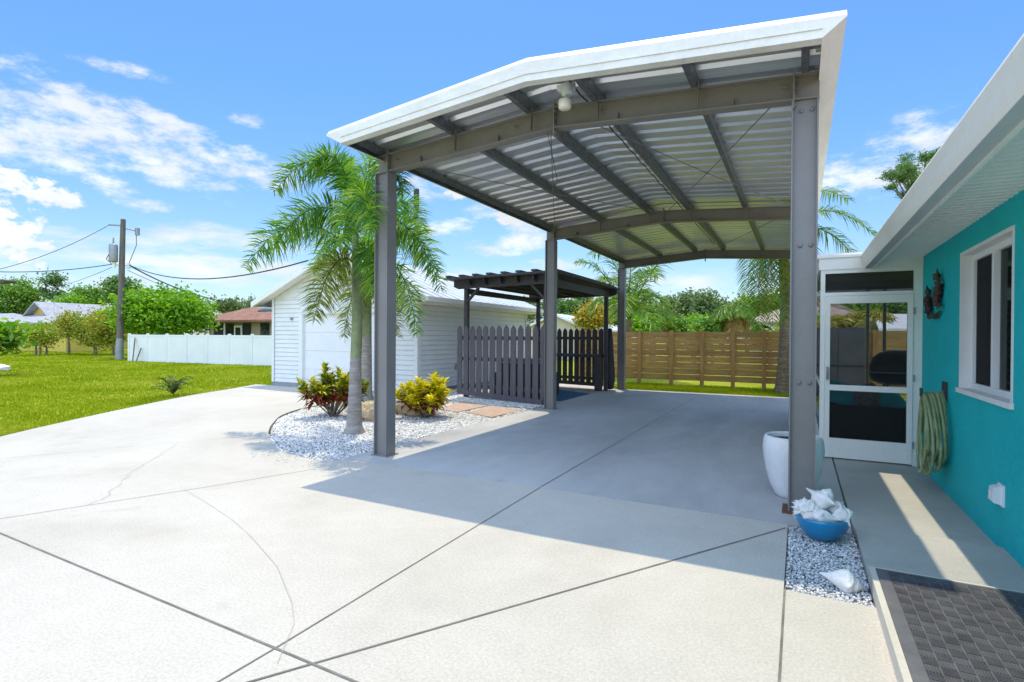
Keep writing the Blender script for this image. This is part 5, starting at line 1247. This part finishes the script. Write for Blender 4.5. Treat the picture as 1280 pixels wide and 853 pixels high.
# trees beyond the wood fence
for i, (u, vt, vb, y, wd_, mt, lb) in enumerate([
    (690, 368, 412, 62, 26, 'pine', 'grey green pine left of the middle carport column, seen over the pickets'),
    (712, 372, 414, 58, 28, 'deep', 'dark pine just right of the middle carport column'),
    (728, 366, 400, 66, 18, 'pine', 'tall thin pine right of the middle carport column'),
    (800, 380, 412, 60, 26, 'deep', 'pine between the rear column and the left drooping palm'),
    (836, 372, 408, 66, 24, 'pine', 'pine crown over the left drooping palm'),
    (862, 366, 405, 62, 20, 'pine', 'pine second left of the tallest back pine'),
    (880, 364, 405, 60, 24, 'pine', 'tallest pine in the middle of the back tree line'),
    (905, 376, 408, 64, 24, 'deep', 'pine just right of the tallest back pine'),
    (935, 372, 402, 68, 30, 'mid', 'rounder tree behind the left end of the tan roof'),
    (962, 368, 396, 68, 30, 'mid', 'rounder tree behind the middle of the tan roof'),
    (990, 366, 398, 66, 30, 'mid', 'tree behind the tan roof beside the queen palm'),
    (1030, 372, 410, 60, 40, 'deep', 'tree behind the porch, left of the yellow palms'),
    (1075, 372, 410, 58, 44, 'mid', 'tree behind the porch, between the yellow palms'),
    (1120, 374, 410, 60, 44, 'deep', 'tree behind the porch, right of the yellow palms'),
    (760, 372, 412, 64, 34, 'pine', 'pine hidden behind the rear pergola post'),
    (655, 372, 412, 64, 34, 'pine', 'pine behind the white garage back corner')]):
    px_tree('pine_tree' if mt != 'mid' else 'leafy_tree', lb, u, vt-3, vb, y, wd_*1.3, M[mt], 60+i, nclump=24, per=120, leaf=.38, csize=1.05, trunk=.2, fork=.75, shell=.6, group='trees in the back tree line')
for i, (u, vt, vb, y, wd_, mt, lb) in enumerate([
    (740, 376, 416, 34, 50, 'orange', 'yellow and orange flowering bush over the back picket fence'),
    (805, 393, 420, 30, 44, 'bright', 'bright green bush over the fence next to the rear column'),
    (843, 398, 420, 33, 34, 'mid', 'mid green bush behind the left drooping palm'),
    (872, 394, 420, 36, 36, 'bright', 'bright green bush between the drooping palms'),
    (888, 400, 420, 31, 30, 'mid', 'low dark bush left of the tan skirted palm'),
    (1000, 392, 420, 34, 50, 'bright', 'bright bush behind the queen palm trunk')]):
    px_tree('bush', lb, u, vt, vb, y, wd_, M[mt], 90+i, nclump=40, per=110, leaf=.2, csize=.55, trunk=.08, cat='bush', stems=2, group='bushes beyond the wood fence')
px_tree('pine_tree', 'open branched pine showing above the teal house gutter', 1152, 188, 248, 26, 88, M['deep'], 99, nclump=34, per=260, leaf=.16, csize=.26, trunk=.14, fork=.85, shell=.8, limbs=34, lw=.2)

# ------------------------------------------------------------------ neighbouring houses
def gable_house(name, label, x0, x1, y0, y1, ze, zr, wall, roof, over=.5, ridge='y'):
    root = thing(name, label, 'house', ((x0+x1)/2, (y0+y1)/2, 0))
    m = MB(); m.box(x0, x1, y0, y1, -.05, ze)
    xm = (x0+x1)/2; ym_ = (y0+y1)/2
    if ridge == 'y': m.prism([(x0, ze), (x1, ze), (xm, zr-.08)], y0, y1)
    else: m.prism([(y0, ze), (y1, ze), (ym_, zr-.08)], x0, x1, 'x')
    m.build('wall', wall, root)
    m = MB()
    if ridge == 'y':
        k = (zr-ze)/(xm-x0)
        for sg in (-1, 1):
            xe = xm+sg*(xm-x0+over); zz_ = ze-k*over
            m.prism([(xm, zr), (xe, zz_), (xe, zz_+.14), (xm, zr+.14)], y0-over, y1+over)
    else:
        k = (zr-ze)/(ym_-y0)
        for sg in (-1, 1):
            ye = ym_+sg*(ym_-y0+over); zz_ = ze-k*over
            m.prism([(ym_, zr), (ye, zz_), (ye, zz_+.14), (ym_, zr+.14)], x0-over, x1+over, 'x')
    m.build('roof', roof, root)
    return root
def hip_house(name, label, x0, x1, y0, y1, ze, zr, wall, roof, over=.5):
    root = thing(name, label, 'house', ((x0+x1)/2, (y0+y1)/2, 0))
    m = MB(); m.box(x0, x1, y0, y1, -.05, ze); m.build('wall', wall, root)
    h_ = (y1-y0)/2+over; a = [(x0-over, y0-over), (x1+over, y0-over), (x1+over, y1+over), (x0-over, y1+over)]; ym_ = (y0+y1)/2
    vs = [(p[0], p[1], ze-.05) for p in a]+[(x0-over+h_, ym_, zr), (x1+over-h_, ym_, zr)]+[(p[0], p[1], ze-.2) for p in a]
    m = MB(); m.add(vs, [(0,1,5,4), (1,2,5), (2,3,4,5), (3,0,4), (6,9,8,7), (0,6,7,1), (1,7,8,2), (2,8,9,3), (3,9,6,0)])
    m.build('roof', roof, root)
    return root
Yh = 27.5
hl = atY(36, 420, Yh); hr_ = atY(82, 420, Yh); ap = atY(53, 378, Yh)
yh = gable_house('house', 'yellow house with grey gable roof behind the shrub trees', hl.x, hl.x+2*(ap.x-hl.x), Yh, Yh+13, 3.15, ap.z-.1, M['yellow'], M['greyroof'], .7)
xw = hl.x+2*(ap.x-hl.x)
m = MB(); m.box(hl.x+1, xw+9, Yh-3.0, Yh-.02, -.05, 2.6); m.build('front_wing', M['yellow'], yh)
m = MB(); m.prism([(Yh-3.7, 2.45), (Yh+.3, 3.55), (Yh+.3, 3.7), (Yh-3.7, 2.6)], hl.x+.4, xw+9.6, 'x'); m.build('porch_roof', M['greyroof'], yh)
for xx in (hl.x+4, xw+2, xw+6):
    m = MB(); m.box(xx, xx+1.4, Yh-3.03, Yh-3.001, .9, 2.1); wf_ = m.build('window', M['white'], yh)
    m = MB(); m.box(xx+.08, xx+1.32, Yh-3.05, Yh-3.031, .98, 2.02); m.build('pane', M['glassdark'], wf_)
g2 = atY(2, 400, 34)
gh = hip_house('house', 'low grey roofed house at the far left edge', g2.x-14, g2.x+6, 30, 40, 2.7, 4.5, M['tan'], M['greyroof'])
m = MB(); m.box(g2.x-6, g2.x+1, 29.96, 29.998, .3, 2.4); m.build('window', M['glassdark'], gh)
b0 = atY(255, 407, 27); b1 = atY(345, 404, 27)
bh = hip_house('house', 'brown shingle roofed house with screened porch behind the vinyl fence', b0.x, b1.x+8, 27, 36.5, 2.75, 4.75, M['tan'], M['brownroof'], .6)
zc = 2.6
for (ua, ub, mt, nm) in ((268, 283, 'dark', 'porch_screen'), (284, 293, 'glassdark', 'porch_screen'), (304, 314, 'dark', 'porch_screen'), (326, 337, 'glassdark', 'window')):
    xa, xb = atY(ua, 415, 27).x, atY(ub, 415, 27).x; m = MB(); m.box(xa, xb, 26.95, 26.998, .2, 2.45); m.build(nm, M[mt], bh)
xa, xb = atY(294, 415, 27).x, atY(303.5, 415, 27).x
m = MB(); m.box(xa, xa+.12, 26.9, 26.96, 0, 2.3); m.box(xb-.12, xb, 26.9, 26.96, 0, 2.3); m.box(xa+.12, xb-.12, 26.9, 26.96, 2.15, 2.3); df = m.build('door_frame', M['white'], bh)
m = MB(); m.box(xa+.12, xb-.12, 26.93, 26.95, 0, 2.15); m.build('pane', M['glassdark'], df)
for u in (282, 262):
    xa = atY(u, 415, 27).x; m = MB(); m.box(xa-.07, xa+.07, 26.88, 26.945, 0, 2.5); m.build('porch_post', M['white'], bh)
k_ = (4.75-2.7)/(9.5/2+.6); yq = 27.0
m = MB(); xa, xb = atY(326, 390, 28.5).x, atY(352, 390, 28.5).x
m.add([(xa, 28.2, 2.7+k_*1.8+.08), (xb, 28.2, 2.7+k_*1.8+.08), (xb, 29.9, 2.7+k_*3.5+.08), (xa, 29.9, 2.7+k_*3.5+.08), (xa, 28.2, 2.7+k_*1.8+.02), (xb, 28.2, 2.7+k_*1.8+.02), (xb, 29.9, 2.7+k_*3.5+.02), (xa, 29.9, 2.7+k_*3.5+.02)],
      [(0,1,2,3), (7,6,5,4), (0,4,5,1), (1,5,6,2), (2,6,7,3), (3,7,4,0)]); m.build('solar_panel', M['solar'], bh)
t0 = atY(938, 404, 44); t1 = atY(985, 404, 44)
th_ = hip_house('house', 'cream house with tan shingle roof and arched window beyond the fence', t0.x, t0.x+7.5, 44, 53, 2.85, 4.9, M['cream'], M['tanroof'], .5)
aw = atY(952, 402, 43.9)
m = MB(); n = 14; pr_ = [(aw.x+.95*math.cos(math.pi*i/n), 1.95+.75*math.sin(math.pi*i/n)) for i in range(n+1)] + [(aw.x-.95, .9), (aw.x+.95, .9)]
m.prism(pr_, 43.95, 43.998); fw = m.build('arched_window', M['white'], th_)
pr_ = [(aw.x+.8*math.cos(math.pi*i/n), 1.95+.62*math.sin(math.pi*i/n)) for i in range(n+1)] + [(aw.x-.8, 1.0), (aw.x+.8, 1.0)]
m = MB(); m.prism(pr_, 43.92, 43.949); m.build('pane', M['glassdark'], fw)
m = MB(); zg = 43.915
for a_ in (45, 90, 135): m.bar((aw.x, zg, 1.95), (aw.x+.78*math.cos(R(a_)), zg, 1.95+.6*math.sin(R(a_))), .008, .05, (0,1,0))
m.bar((aw.x-.8, zg, 1.95), (aw.x+.8, zg, 1.95), .008, .06); m.build('muntin', M['white'], fw)
e0 = atY(699, 404, 36); 
eh = gable_house('house', 'pale gable roofed house seen over the back picket fence', e0.x-2.6, e0.x+2.0, 36, 44, 2.15, atY(697, 398, 36).z+.2, M['cream'], M['metalroof'], .35)
q0 = atY(1100, 398, 40)
sh = gable_house('shed', 'white roofed shed seen through the porch screen behind the yellow palms', q0.x+.3, q0.x+5, 40, 45, 2.2, 3.05, M['cream'], M['metalroof'], .4, 'x')
